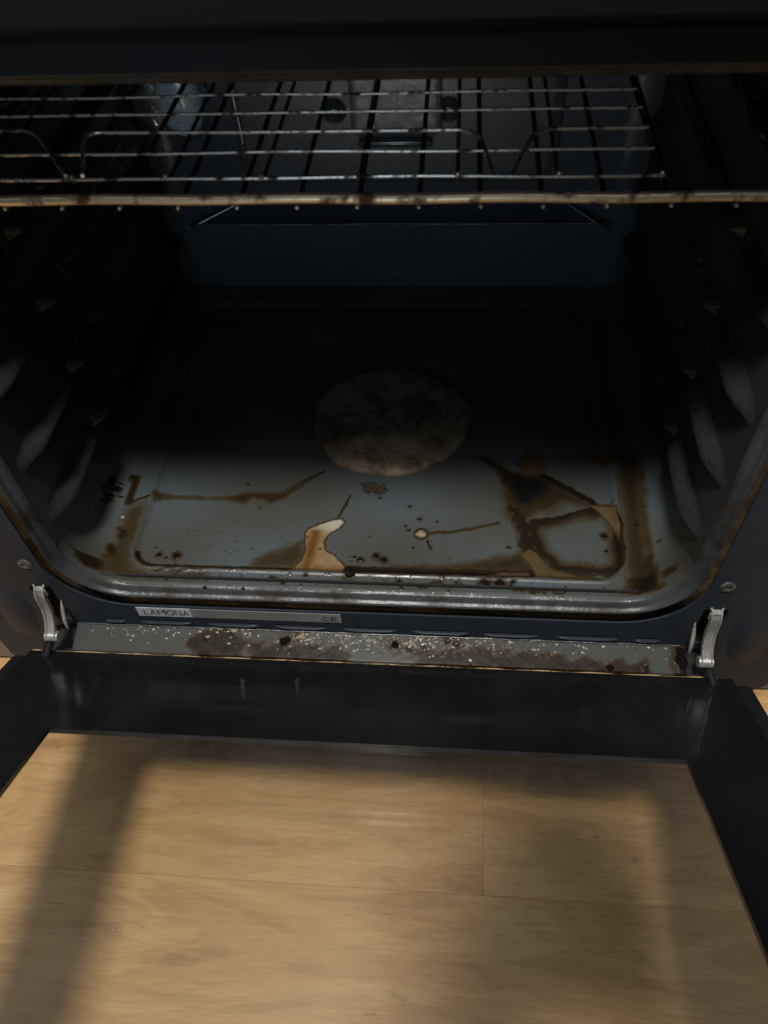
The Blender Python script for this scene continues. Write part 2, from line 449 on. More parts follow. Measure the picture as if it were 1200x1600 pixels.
LEDGE_CRUMBS = [((19.4, -9.7), 8), ((-67.6, -10.2), 8), ((-129.6, -9.4), 5), ((-122.8, -4.5), 3), ((-109.1, -2.7), 6), ((-55.3, -6.2), 7), ((60.7, -3.9), 6), ((67.2, -6.5), 6), ((78.1, -21.5), 3), ((183.6, -23.1), 6), ((210.0, -19.2), 5), ((236.9, -12.6), 12), ((236.7, -5.6), 9), ((237.2, -19.5), 8), ((31.0, -10.9), 4), ((40.9, -8.8), 3)]


# ------------------------------------------------------------------ mesh helpers
def tag(o, label=None, cat=None, group=None, kind=None):
    for k_, v_ in (('label', label), ('category', cat), ('group', group), ('kind', kind)):
        if v_:
            o[k_] = v_
    return o


def empty(name, loc=(0, 0, 0), parent=None):
    o = bpy.data.objects.new(name, None)
    o.location = loc
    o.empty_display_size = 0.02
    col.objects.link(o)
    if parent:
        o.parent = parent
    return o


def obj(name, verts, faces, mat, parent=None, smooth=True, loc=(0, 0, 0), angle=None):
    me = bpy.data.meshes.new(name)
    me.from_pydata([tuple(v) for v in verts], [], [tuple(f) for f in faces])
    me.materials.append(M[mat] if isinstance(mat, str) else mat)
    if smooth:
        me.polygons.foreach_set('use_smooth', [True] * len(me.polygons))
    me.update()
    if smooth and angle:
        me.set_sharp_from_angle(angle=math.radians(angle))
    o = bpy.data.objects.new(name, me)
    o.location = loc
    col.objects.link(o)
    if parent:
        o.parent = parent
    return o


class MB:
    """collects shapes, then links them as one mesh object"""
    def __init__(self):
        self.v, self.f = [], []

    def add(self, v, f):
        n = len(self.v)
        self.v += [tuple(p) for p in v]
        self.f += [tuple(i + n for i in q) for q in f]
        return self

    def box(self, x0, x1, y0, y1, z0, z1, bev=0.0, seg=2):
        bm = bmesh.new()
        bmesh.ops.create_cube(bm, size=1.0)
        for v in bm.verts:
            v.co = Vector(((x0 + x1) / 2 + v.co.x * (x1 - x0), (y0 + y1) / 2 + v.co.y * (y1 - y0), (z0 + z1) / 2 + v.co.z * (z1 - z0)))
        if bev:
            bmesh.ops.bevel(bm, geom=bm.edges[:], offset=bev, segments=seg, affect='EDGES', profile=0.5)
        bm.verts.index_update()
        self.add([v.co.copy() for v in bm.verts], [[v.index for v in f.verts] for f in bm.faces])
        bm.free()
        return self

    def tube(self, pts, r, n=10, caps=True):
        pts = [Vector(p) for p in pts]
        rs = r if hasattr(r, '__len__') else [r] * len(pts)
        rings, fr = [], None
        for i, p in enumerate(pts):
            t = (pts[min(i + 1, len(pts) - 1)] - pts[max(i - 1, 0)]).normalized()
            if fr is None:
                a = Vector((0, 0, 1)) if abs(t.z) < 0.9 else Vector((1, 0, 0))
                fr = t.cross(a).normalized()
            else:
                fr = (fr - t * fr.dot(t)).normalized()
            b = t.cross(fr)
            rings.append([p + (fr * math.cos(q) + b * math.sin(q)) * rs[i] for q in [2 * math.pi * j / n for j in range(n)]])
        v = [q for rg in rings for q in rg]
        f = []
        for i in range(len(pts) - 1):
            for j in range(n):
                f.append((i * n + j, i * n + (j + 1) % n, (i + 1) * n + (j + 1) % n, (i + 1) * n + j))
        if caps:
            f.append(tuple(range(n - 1, -1, -1)))
            f.append(tuple((len(pts) - 1) * n + j for j in range(n)))
        return self.add(v, f)

    def lathe(self, prof, n, mat4):
        v, f = [], []
        for (r, h) in prof:
            for j in range(n):
                q = 2 * math.pi * j / n
                v.append(mat4 @ Vector((r * math.cos(q), r * math.sin(q), h)))
        for i in range(len(prof) - 1):
            for j in range(n):
                f.append((i * n + j, i * n + (j + 1) % n, (i + 1) * n + (j + 1) % n, (i + 1) * n + j))
        f.append(tuple((len(prof) - 1) * n + j for j in range(n)))
        return self.add(v, f)

    def build(self, name, mat, parent=None, smooth=True, angle=35, loc=(0, 0, 0)):
        return obj(name, self.v, self.f, mat, parent, smooth, loc, angle)


def grid_faces(nu, nv, closed_u=False):
    f = []
    for j in range(nv - 1):
        for i in range(nu if closed_u else nu - 1):
            i2 = (i + 1) % nu
            f.append((j * nu + i, j * nu + i2, (j + 1) * nu + i2, (j + 1) * nu + i))
    return f


def arc_pts(pts, r, n=6):
    """round the inner corners of a polyline"""
    pts = [Vector(p) for p in pts]
    out = [pts[0]]
    for a, b, c in zip(pts, pts[1:], pts[2:]):
        d0, d1 = (a - b), (c - b)
        rr = min(r, d0.length * 0.45, d1.length * 0.45)
        p0, p1 = b + d0.normalized() * rr, b + d1.normalized() * rr
        for i in range(n + 1):
            t = i / n
            out.append(p0 * (1 - t) ** 2 + b * 2 * t * (1 - t) + p1 * t * t)
    out.append(pts[-1])
    return out


def smoothstep(e0, e1, x):
    t = np.clip((x - e0) / (e1 - e0), 0, 1)
    return t * t * (3 - 2 * t)


def sd_poly(px, py, poly):
    """signed distance to a closed polygon, negative inside"""
    d = np.full(px.shape, 1e9)
    inside = np.zeros(px.shape, bool)
    n = len(poly)
    for i in range(n):
        ax, ay = poly[i]
        bx, by = poly[(i + 1) % n]
        ex, ey = bx - ax, by - ay
        t = np.clip(((px - ax) * ex + (py - ay) * ey) / (ex * ex + ey * ey + 1e-12), 0, 1)
        d = np.minimum(d, np.hypot(px - ax - t * ex, py - ay - t * ey))
        c = ((ay > py) != (by > py))
        with np.errstate(divide='ignore', invalid='ignore'):
            xi = ex * (py - ay) / (ey if abs(ey) > 1e-9 else 1e-9) + ax
        inside ^= c & (px < xi)
    return np.where(inside, -d, d)


def sd_line(px, py, pts):
    d = np.full(px.shape, 1e9)
    for (ax, ay), (bx, by) in zip(pts, pts[1:]):
        ex, ey = bx - ax, by - ay
        t = np.clip(((px - ax) * ex + (py - ay) * ey) / (ex * ex + ey * ey + 1e-12), 0, 1)
        d = np.minimum(d, np.hypot(px - ax - t * ex, py - ay - t * ey))
    return d


def wob(x, y, amp, sc, ph):
    return amp * (np.sin(x * sc + ph) * np.cos(y * sc * 1.27 + ph * 2.1) + 0.6 * np.sin(x * sc * 2.3 - y * sc * 1.9 + ph * 3.7)
                  + 0.35 * np.sin(y * sc * 4.7 + x * sc * 3.1 + ph))


class Stain:
    def __init__(self, x, y):
        self.x, self.y = x * 1000, y * 1000      # millimetres
        self.R = np.zeros(x.shape)
        self.G = np.zeros(x.shape)
        self.B = np.zeros(x.shape)
        self.A = np.zeros(x.shape)
        self.ph = 0.3

    def w(self, amp):
        self.ph += 1.37
        return self.x + wob(self.x, self.y, amp, 0.22, self.ph), self.y + wob(self.y, self.x, amp, 0.22, self.ph + 2)

    def brown(self, poly, val, soft=4.0, edge=0.0, edge_w=0.9, amp=0.8, inner=None):
        x, y = self.w(amp)
        d = sd_poly(x, y, poly)
        k = 1 - smoothstep(-soft, soft * 0.35, d)
        if inner is not None:
            k = k * (inner + (1 - inner) * smoothstep(-10.0, 0.0, d))
        self.R = np.maximum(self.R, val * k)
        if edge:
            self.R = np.maximum(self.R, edge * np.exp(-(d / edge_w) ** 2))

    def line(self, pts, wd, val, amp=0.5, black=0.0):
        x, y = self.w(amp)
        d = sd_line(x, y, pts)
        k = 1 - smoothstep(wd * 0.35, wd, d)
        self.R = np.maximum(self.R, val * k)
        if black:
            self.B = np.maximum(self.B, black * k)

    def tan(self, poly, val=1.0, brown=0.0, rim=1.6, amp=0.35):
        x, y = self.w(amp)
        d = sd_poly(x, y, poly)
        k = 1 - smoothstep(-0.9, 0.3, d)
        self.G = np.maximum(self.G * (1 - k), val * k)
        self.R = self.R * (1 - k) + k * brown
        self.R = np.maximum(self.R, rim * np.exp(-((d - 0.3) / 0.85) ** 2))

    def blot(self, cx, cy, r, val=1.0, halo=0.0):
        x, y = self.w(r * 0.25)
        d = np.hypot(x - cx, y - cy)
        self.B = np.maximum(self.B, val * (1 - smoothstep(r * 0.5, r, d)))
        if halo:
            self.R = np.maximum(self.R, halo * (1 - smoothstep(r * 0.6, r * 2.4, d)))

    def write(self, o):
        me = o.data
        a = me.color_attributes.new('stain', 'FLOAT_COLOR', 'POINT')
        c = np.stack([self.R, self.G, self.B, self.A], 1).astype(np.float32)
        a.data.foreach_set('color', c.ravel())


def boolean_cut(o, cutters):
    for c in cutters:
        md = o.modifiers.new('cut', 'BOOLEAN')
        md.operation = 'DIFFERENCE'
        md.solver = 'EXACT'
        md.object = c
    dg = bpy.context.evaluated_depsgraph_get()
    me = bpy.data.meshes.new_from_object(o.evaluated_get(dg))
    o.modifiers.clear()
    old = o.data
    o.data = me
    bpy.data.meshes.remove(old)
    for c in cutters:
        bpy.data.objects.remove(c, do_unlink=True)


# ------------------------------------------------------------------ kitchen floor and plinth
FZ = FLOOR_Z
floor = MB().box(-1.5, 1.5, -1.6, 0.08, FZ - 0.03, FZ - 0.012).build('floor', 'plinth', smooth=False)
tag(floor, 'pale oak plank kitchen floor below the oven door', None, kind='structure')
rows = [(0.049, 0.0636, [-0.55, 0.62]), (-0.141, 0.049, [0.097, -1.08]), (-0.331, -0.141, [-0.66, 0.54]), (-0.521, -0.331, [-0.2, 1.0]),
        (-0.711, -0.521, [0.3, -0.9]), (-0.901, -0.711, [-0.5, 0.7]), (-1.091, -0.901, [0.1, -1.1]), (-1.281, -1.091, [0.5, -0.7])]
for (y0, y1, seams) in rows:
    xs = [-1.5] + sorted(seams) + [1.5]
    for x0, x1 in zip(xs, xs[1:]):
        cx, cy = (x0 + x1) / 2, (y0 + y1) / 2
        g = 0.00004
        MB().box(x0 + g - cx, x1 - g - cx, y0 + g - cy, y1 - g - cy, -0.0118, 0.0, 0.00022, 1).build('plank', 'wood', floor, smooth=False, loc=(cx, cy, FZ))
plinth = MB().box(-1.4, 1.4, 0.064, 0.080, FZ + 0.0005, -0.112, 0.001, 1).build('plinth', 'plinth', smooth=False)
tag(plinth, 'grey plinth board between the oven and the wooden floor', 'plinth')

# ------------------------------------------------------------------ the oven
oven = empty('oven')
tag(oven, 'dirty built-in oven with its glass door half open', 'oven')

WC, Z1, RC = 0.229, 0.369, 0.045         # cavity half width, ceiling, corner radius
DEPTH = 0.412


def section(o, n_arc=12, n_bot=2, n_side=2):
    """rounded rectangle (x, z) grown outwards by o; starts at the left end of the floor's left corner, goes along the floor"""
    w, z0, z1, r = WC + o, -o, Z1 + o, RC + o
    def arc(cx, cz, a0):
        return [(cx + r * math.cos(a0 + math.pi / 2 * i / n_arc), cz + r * math.sin(a0 + math.pi / 2 * i / n_arc)) for i in range(n_arc + 1)]
    bl = arc(-w + r, z0 + r, math.pi)
    br = arc(w - r, z0 + r, 1.5 * math.pi)
    tr = arc(w - r, z1 - r, 0)
    tl = arc(-w + r, z1 - r, 0.5 * math.pi)
    return bl, br, tr, tl


def rsec(y):
    """corner radius tightens behind the mouth"""
    return RC - (RC - 0.022) * float(smoothstep(0.012, 0.06, np.array(y)))


# cavity floor with the pressed tray and the baked-on grease
ys = np.concatenate([np.linspace(0.0135, 0.175, 190), np.linspace(0.179, DEPTH, 60)])
na = 9
xs_flat = np.linspace(-(WC - RC), WC - RC, 430)
V = []
for y in ys:
    r = rsec(y)
    row = []
    for i in range(na):
        q = math.pi + math.pi / 2 * i / na
        row.append((-WC + r + r * math.cos(q), y, r + r * math.sin(q)))
    f = (WC - r) / (WC - RC)
    for x in xs_flat:
        row.append((x * f, y, 0.0))
    for i in range(1, na + 1):
        q = 1.5 * math.pi + math.pi / 2 * i / na
        row.append((WC - r + r * math.cos(q), y, r + r * math.sin(q)))
    V.append(row)
nu = len(V[0])
V = np.array(V).reshape(-1, 3)
X, Y = V[:, 0], V[:, 1]


def tray_sd(x, y):
    hx, y0, y1, r = 0.193, 0.0315, 0.372, 0.020
    qx = np.abs(x) - hx + r
    qy = np.abs(y - (y0 + y1) / 2) - (y1 - y0) / 2 + r
    return np.hypot(np.maximum(qx, 0), np.maximum(qy, 0)) + np.minimum(np.maximum(qx, qy), 0) - r


td = tray_sd(X, Y)
flat = 1 - smoothstep(WC - 0.03, WC - 0.012, np.abs(X))
dz = -0.0030 * (1 - smoothstep(-0.0045, 0.0005, td)) + 0.0010 * np.exp(-((td - 0.0016) / 0.0018) ** 2)
bead = 0.0007 * np.exp(-((Y - 0.0165) / 0.0022) ** 2)
sag = wob(X * 1000, Y * 1000, 0.00010, 0.05, 1.0)
V[:, 2] += (dz + sag) * flat + bead * flat
cav_floor = obj('cavity_floor', V, grid_faces(nu, len(ys)), 'enamel_floor', oven)

S = STAIN_OUTLINES
st = Stain(X, Y)
st.brown(S['left_olive'], 0.75, 9.0)
st.brown(S['front_band'], 1.2, 13.0, edge=0.0)
st.line([(-20, 33.5), (40, 33.5), (122, 34.5)], 3.2, 2.6)
st.line([(-20, 34.5), (40, 34.5), (122, 36.0)], 6.0, 1.7)
st.line(S['front_line'], 1.7, 3.0)
st.line(S['front_line'], 3.6, 0.8)
st.brown(S['streaks'], 0.95, 3.5, edge=0.55, edge_w=0.9)
st.line(S['lstreak'], 3.0, 2.0)
st.line(S['lstreak2'], 2.2, 1.8)
st.brown(S['lgutter'], 0.7, 8.0, edge=0.3, edge_w=1.4)
for q in ('ldark', 'ldark2', 'ldark3', 'lbot'):
    st.brown(S[q], 1.9, 3.0)
st.brown(S['rgutter'], 1.0, 10.0, edge=0.45, amp=0.4)
st.brown(S['rdark'], 2.8, 9.0, amp=0.5)
st.brown([(192, 18), (214, 17), (216, 36), (196, 34)], 2.6, 5.0)
st.brown(S['fork'], 0.95, 10.0, edge=0.45, edge_w=1.1)
st.brown(S['forkdark'], 5.0, 16.0, amp=0.8)
st.line([(112, 100), (120, 78), (121, 55)], 7.0, 1.8, amp=1.5)
st.line([(137, 137), (158, 122), (176, 109)], 4.5, 2.2)
d_l = sd_poly(st.x + wob(st.x, st.y, 1.0, 0.12, 4.0), st.y + wob(st.y, st.x, 1.0, 0.12, 6.0), S['lake'])
st.R = np.maximum(st.R, 1.9 * np.exp(-((d_l + 0.5) / 4.6) ** 2) * (d_l < 3.5))
st.R = np.maximum(st.R, 0.55 * np.exp(-((d_l + 4) / 6.0) ** 2) * (d_l < 0))
st.line(S['tail'], 2.2, 0.75)
st.line(S['tail2'], 1.2, 1.6)
st.line(S['thin1'], 1.4, 1.5)
st.line(S['thin2'], 1.1, 1.5)
for q in ('strip1', 'strip2'):
    st.brown(S[q], 1.2, 3.0, amp=2.0)
st.brown([(-205, 36), (-190, 28), (-165, 20), (-205, 20)], 0.8, 6.0)
st.tan(S['tan'], 1.0, 0.12, rim=0.8)
st.tan(S['tan2'], 0.34, 0.40, rim=0.8)
st.tan(S['tan3'], 0.30, 0.5, rim=0.8)
st.tan(S['tan4'], 0.28, 0.5, rim=0.6)
st.tan(S['tan5'], 0.35, 0.6, rim=0.6)
st.tan(S['tan6'], 0.25, 0.5, rim=0.8)
# inside the tan pool: ginger to the left, pale at the tip, orange along the front
g_in = st.G > 0.8
st.R = np.where(g_in, np.maximum(st.R, 0.8 * np.exp(-((st.x + 50 - (st.y - 55) * 0.10) / 4.6) ** 2) * (st.y < 74)), st.R)
st.R = np.where(g_in, np.maximum(st.R, 0.55 * (1 - smoothstep(33, 44, st.y))), st.R)
st.A = np.where(g_in, smoothstep(66, 82, st.y + (st.x + 40) * 0.5), 0.0) * 0.9
for q in ('script1', 'script2', 'script3'):
    st.line(S[q], 1.1, 2.0, black=0.9)
dfl = sd_poly(*st.w(1.2), S['flake'])
st.B = np.maximum(st.B, 0.85 * np.exp(-(dfl / 1.0) ** 2) * (np.sin(st.x * 0.9 + st.y * 1.3) > -0.2))
st.R = np.maximum(st.R, 0.5 * (1 - smoothstep(-3, 2, dfl)))
st.R = np.maximum(st.R, 0.9 * np.exp(-((np.hypot((st.x - 37) / 1.0, st.y - 72.5) - 5.2) / 1.1) ** 2))
for (cx, cy), r in FLOOR_CRUMBS:
    st.blot(cx, cy, r * 0.34 + 0.5, 0.8, 0.9 if r > 4 else 0.4)
for i in range(260):
    cx, cy = random.uniform(-215, 215), 14 + abs(random.gauss(0, 1)) * 26
    rr = random.choice((0.5, 0.6, 0.8, 1.1))
    mk = np.abs(st.x - cx) + np.abs(st.y - cy) < 6
    st.B[mk] = np.maximum(st.B[mk], random.uniform(0.3, 0.9) * (1 - smoothstep(rr * 0.4, rr * 1.2, np.hypot(st.x[mk] - cx, st.y[mk] - cy))))
# faint film over the whole floor, heavier near the rim
st.R = np.maximum(st.R, 0.10 + 0.10 * np.sin(st.x * 0.031 + 1.0) * np.sin(st.y * 0.043))
st.write(cav_floor)
vz = np.empty(len(cav_floor.data.vertices) * 3)
cav_floor.data.vertices.foreach_get('co', vz)
vz = vz.reshape(-1, 3)
vz[:, 2] += 0.0006 * st.G + 0.00025 * np.clip(st.R, 0, 2.5) + 0.0003 * st.B
cav_floor.data.vertices.foreach_set('co', vz.ravel())
cav_floor.data.update()

# side walls with pressed shelf runners
for sgn in (-1, 1):
    ysw = np.concatenate([np.linspace(0.0135, 0.06, 14), np.linspace(0.08, DEPTH, 12)])
    VV = []
    for y in ysw:
        r = rsec(y)
        for z in np.linspace(r, Z1 - r, 24):
            VV.append((sgn * WC, y, z))
    fc = grid_faces(24, len(ysw))
    if sgn > 0:
        fc = [tuple(reversed(q)) for q in fc]
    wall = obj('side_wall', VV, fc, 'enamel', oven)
    for zr in (0.066, 0.122, 0.178, 0.234, 0.290):
        for (ya, yb, front) in ((0.022, 0.118, True), (0.124, 0.174, False), (0.180, 0.392, False)):
            n_y, n_s = 26, 17
            RV = []
            for i in range(n_y):
                t = i / (n_y - 1)
                y = ya + (yb - ya) * t
                e0 = min(1.0, (t * (yb - ya)) / (0.034 if front else 0.014))
                e1 = min(1.0, ((1 - t) * (yb - ya)) / 0.016)
                e0, e1 = math.sin(math.pi / 2 * e0), math.sin(math.pi / 2 * e1)
                env = e0 * e1
                hgt = 0.0105 * env
                for j in range(n_s):
                    s = j / (n_s - 1)
                    # pressed bead: eases out of the wall above, full just below the middle, tucks back under
                    z = zr + (0.0115 - 0.024 * s) * (0.72 + 0.28 * env)
                    q = s / 0.58 if s < 0.58 else (1 - s) / 0.42
                    prof = q * q * (3 - 2 * q)
                    RV.append((sgn * (WC + 0.0003 - hgt * prof), y, z))
            fr_ = grid_faces(n_s, n_y)
            if sgn < 0:
                fr_ = [tuple(reversed(q)) for q in fr_]
            obj('shelf_runner', RV, fr_, 'runner', wall)

# ceiling (with its corners) and back wall
VV = []
for y in (0.0135, 0.03, 0.06, 0.2, DEPTH):
    r = rsec(y)
    for i in range(9):
        q = math.pi / 2 * i / 8
        VV.append((WC - r + r * math.cos(q), y, Z1 - r + r * math.sin(q)))
    for i in range(9):
        q = math.pi / 2 + math.pi / 2 * i / 8
        VV.append((-WC + r + r * math.cos(q), y, Z1 - r + r * math.sin(q)))
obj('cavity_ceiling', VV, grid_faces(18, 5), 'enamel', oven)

YB = 0.400
mb = MB()
nx, nz = 60, 50
VV = []
for j in range(nz):
    for i in range(nx):
        x = -WC + 2 * WC * i / (nx - 1)
        z = Z1 * j / (nz - 1)
        ed = min(WC - abs(x), Z1 - z)
        y = YB + 0.0 - 0.010 * (1 - min(1, ed / 0.02)) ** 2
        VV.append((x, y, z))
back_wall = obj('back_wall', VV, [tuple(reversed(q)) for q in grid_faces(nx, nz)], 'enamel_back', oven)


def rr_panel(name, x0, x1, z0, z1, y_back, depth, mat, parent, r=0.012, bev=0.006, n=6):
    """pressed panel on the back wall: rounded rectangle rising towards the door with a sloped edge"""
    rings = []
    for inset, y in ((0.0, y_back), (bev * 0.35, y_back - depth * 0.75), (bev, y_back - depth), (bev + 0.004, y_back - depth)):
        a0, a1, c0, c1, q = x0 + inset, x1 - inset, z0 + inset, z1 - inset, max(0.002, r - inset)
        ring = []
        for cx, cz, s in ((a1 - q, c1 - q, 0), (a0 + q, c1 - q, 1), (a0 + q, c0 + q, 2), (a1 - q, c0 + q, 3)):
            for i in range(n + 1):
                t = math.pi / 2 * (s + i / n)
                ring.append((cx + q * math.cos(t), y, cz + q * math.sin(t)))
        rings.append(ring)
    k_ = len(rings[0])
    v = [p for rg in rings for p in rg]
    f = grid_faces(k_, len(rings), True)
    f.append(tuple((len(rings) - 1) * k_ + i for i in range(k_)))
    return obj(name, v, f, mat, parent, True, (0, 0, 0), 40)


# lower step of the back wall: sloping mitred top, rounded lower corners, tucked in underneath
def step_loop(x0, x1, xt0, xt1, z0, z1, zt, r, y, n=8):
    p = [(x0, z1), (xt0, zt), (xt1, zt), (x1, z1)]
    for i in range(n + 1):
        q = -math.pi / 2 * i / n
        p.append((x1 - r + r * math.cos(q), z0 + r + r * math.sin(q)))
    for i in range(n + 1):
        q = -math.pi / 2 - math.pi / 2 * i / n
        p.append((x0 + r + r * math.cos(q), z0 + r + r * math.sin(q)))
    return [(x, y, z) for x, z in p]


loops = [step_loop(-0.216, 0.214, -0.140, 0.150, 0.030, 0.072, 0.103, 0.03, YB + 0.002), step_loop(-0.212, 0.210, -0.190, 0.186, 0.0320, 0.076, 0.0865, 0.03, YB - 0.015),
         step_loop(-0.2105, 0.2085, -0.196, 0.192, 0.0325, 0.0750, 0.0838, 0.03, YB - 0.0190)]
nl = len(loops[0])
fl_ = grid_faces(nl, 3, True)
fl_.append(tuple(2 * nl + i for i in range(nl)))
obj('lower_step', [p for lp in loops for p in lp], fl_, 'enamel_back', back_wall, True, (0, 0, 0), 38)
MB().tube([(-0.196 + 0.388 * i / 40, YB - 0.0188, 0.0842 + 0.0003 * math.sin(i * 0.4)) for i in range(41)], 0.0009, 8).build('step_edge', 'lip', back_wall)  # thin beads added to draw the highlights on the step's edges
for pa, pb in (((-0.196, YB - 0.0186, 0.0838), (-0.141, YB, 0.1028)), ((0.192, YB - 0.0186, 0.0838), (0.151, YB, 0.1028))):
    MB().tube([pa, pb], 0.0009, 8).build('step_edge', 'screw', back_wall)
fan = rr_panel('fan_cover', -0.145, 0.150, 0.118, 0.345, YB, 0.012, 'fan_cover', back_wall, 0.02, 0.009)
rr_panel('cover_plate', -0.036, 0.044, 0.168, 0.325, YB - 0.012, 0.004, 'cover_plate', back_wall, 0.006, 0.002)
MB().box(-0.030, 0.036, YB - 0.0215, YB - 0.0145, 0.160, 0.1655, 0.0015).build('cover_bracket', 'screw', back_wall)
rotb = Matrix.Rotation(math.radians(90), 4, 'X')
for x in (-0.050, 0.0495):
    prof = [(0.0105, 0.0), (0.0105, 0.0022), (0.0090, 0.0034), (0.0072, 0.0026), (0.0060, 0.0012), (0.0048, 0.0030), (0.0030, 0.0042), (0.0008, 0.0044)]
    MB().lathe(prof, 24, Matrix.Translation((x, YB - 0.0122, 0.189)) @ rotb).build('cover_screw', 'screw', back_wall, angle=50)
# oven lamp lens at upper left of the back wall
prof = [(0.0, 0.0), (0.021, 0.0), (0.0215, 0.006), (0.019, 0.011), (0.013, 0.0145), (0.004, 0.016)]
lens = MB().lathe(prof[1:], 32, Matrix.Translation((-0.188, YB - 0.001, 0.196)) @ rotb @ Matrix.Diagonal((1, 1.45, 1, 1)))
lens.build('lamp_lens', 'lens', back_wall, angle=60)
MB().lathe([(0.026, 0.0), (0.026, 0.003), (0.0225, 0.0045), (0.0215, 0.0035)], 32, Matrix.Translation((-0.188, YB - 0.001, 0.196)) @ rotb @ Matrix.Diagonal((1, 1.40, 1, 1))).build('lamp_ring', 'screw', back_wall, angle=60)

# bright pieces added for the lamp's glint and the fan cover's edge glare
v = []
for j in range(12):
    for i in range(10):
        v.append((-0.2165 + 0.0016 * i + 0.0006 * random.random(), YB - 0.006 - 0.0035 * random.random(), 0.176 + 0.0034 * j))
obj('lamp_glint', v, [tuple(reversed(q)) for q in grid_faces(10, 12)], 'hinge', back_wall, smooth=False)
MB().tube([(-0.1365 + 0.0006 * math.sin(i), YB - 0.0135, 0.150 + 0.012 * i) for i in range(14)], 0.0016, 10).build('cover_glare', 'wire', back_wall)

# rolled lip round the mouth of the cavity
prof = [(0.0145, -0.0004), (0.0128, 0.0002), (0.0115, 0.0012), (0.0108, 0.0026), (0.0102, 0.0040), (0.0092, 0.0048), (0.0076, 0.0052),
        (0.0064, 0.0059), (0.0060, 0.0069), (0.0066, 0.0079), (0.0085, 0.0084), (0.0140, 0.0086), (0.0180, 0.0090), (0.0182, 0.034)]
VV = []
for (y, o_) in prof:
    ring = []
    for a in section(o_, 14):
        ring += a
    VV += [(x, y, z) for x, z in ring]
nr = len(VV) // len(prof)
obj('mouth_lip', VV, [tuple(reversed(q)) for q in grid_faces(nr, len(prof), True)], 'lip', oven)

# front frame plate: outer outline with feet, hole round the lip, hinge and vent slots cut through
HO = 0.0094
inner = []
for a in section(HO, 14):
    inner += a
NB = len(inner)
# outer outline, same count: rays from the centre to a rectangle
FX, FZT, FZB = 0.320, 0.44, -0.0385
outer = []
cxz = (0.0, Z1 / 2)
for (x, z) in inner:
    dx, dz_ = x - cxz[0], z - cxz[1]
    t = 1e9
    if abs(dx) > 1e-9:
        t = min(t, FX / abs(dx))
    if dz_ > 1e-9:
        t = min(t, (FZT - cxz[1]) / dz_)
    if dz_ < -1e-9:
        t = min(t, (cxz[1] - FZB) / -dz_)
    outer.append((cxz[0] + dx * t, cxz[1] + dz_ * t))
# snap the nearest ray to each true corner
for cxr, czr in ((FX, FZT), (-FX, FZT), (FX, FZB), (-FX, FZB)):
    i = min(range(NB), key=lambda q: (outer[q][0] - cxr) ** 2 + (outer[q][1] - czr) ** 2)
    outer[i] = (cxr, czr)
TH = 0.0016
v = [(x, 0.0, z) for x, z in inner] + [(x, 0.0, z) for x, z in outer] + [(x, TH, z) for x, z in inner] + [(x, TH, z) for x, z in outer]
f = []
for i in range(NB):
    j = (i + 1) % NB
    f += [(i, j, NB + j, NB + i), (2 * NB + j, 2 * NB + i, 3 * NB + i, 3 * NB + j), (j, i, 2 * NB + i, 2 * NB + j), (NB + i, NB + j, 3 * NB + j, 3 * NB + i)]
frame = obj('front_frame', v, f, 'frame', oven, smooth=False)
bm = bmesh.new()
bm.from_mesh(frame.data)
bmesh.ops.recalc_face_normals(bm, faces=bm.faces[:])
bm.to_mesh(frame.data)
bm.free()
SLOTS = [(-0.2133, -0.1971), (-0.1848, -0.1429), (-0.1301, -0.0886), (-0.0758, -0.0349), (-0.0222, 0.0206), (0.0331, 0.0763),
         (0.0877, 0.1293), (0.1439, 0.1896), (0.2018, 0.2208)]
cut = []
for a, b in SLOTS:
    cut.append(MB().box(a, b, -0.01, 0.01, -0.0325, -0.0292).build('cutter', 'void', smooth=False))
for sgn in (-1, 1):
    cut.append(MB().box(sgn * 0.250 - 0.0085, sgn * 0.250 + 0.0085, -0.01, 0.01, -0.034, 0.0135).build('cutter', 'void', smooth=False))
boolean_cut(frame, cut)
for a, b in SLOTS:      # raised lip under each louvre
    n = 14
    pts = [(a + (b - a) * i / n, 0.0004 - 0.0012 * min(1, 5 * min(i, n - i) / n), -0.0334) for i in range(n + 1)]
    MB().tube(pts, [0.0004] + [0.0011] * (n - 1) + [0.0004], 8).build('vent_louvre', 'frame', frame)
MB().box(-0.300, 0.300, 0.0200, 0.0215, -0.105, 0.003).build('slot_backing', 'void', oven, smooth=False)
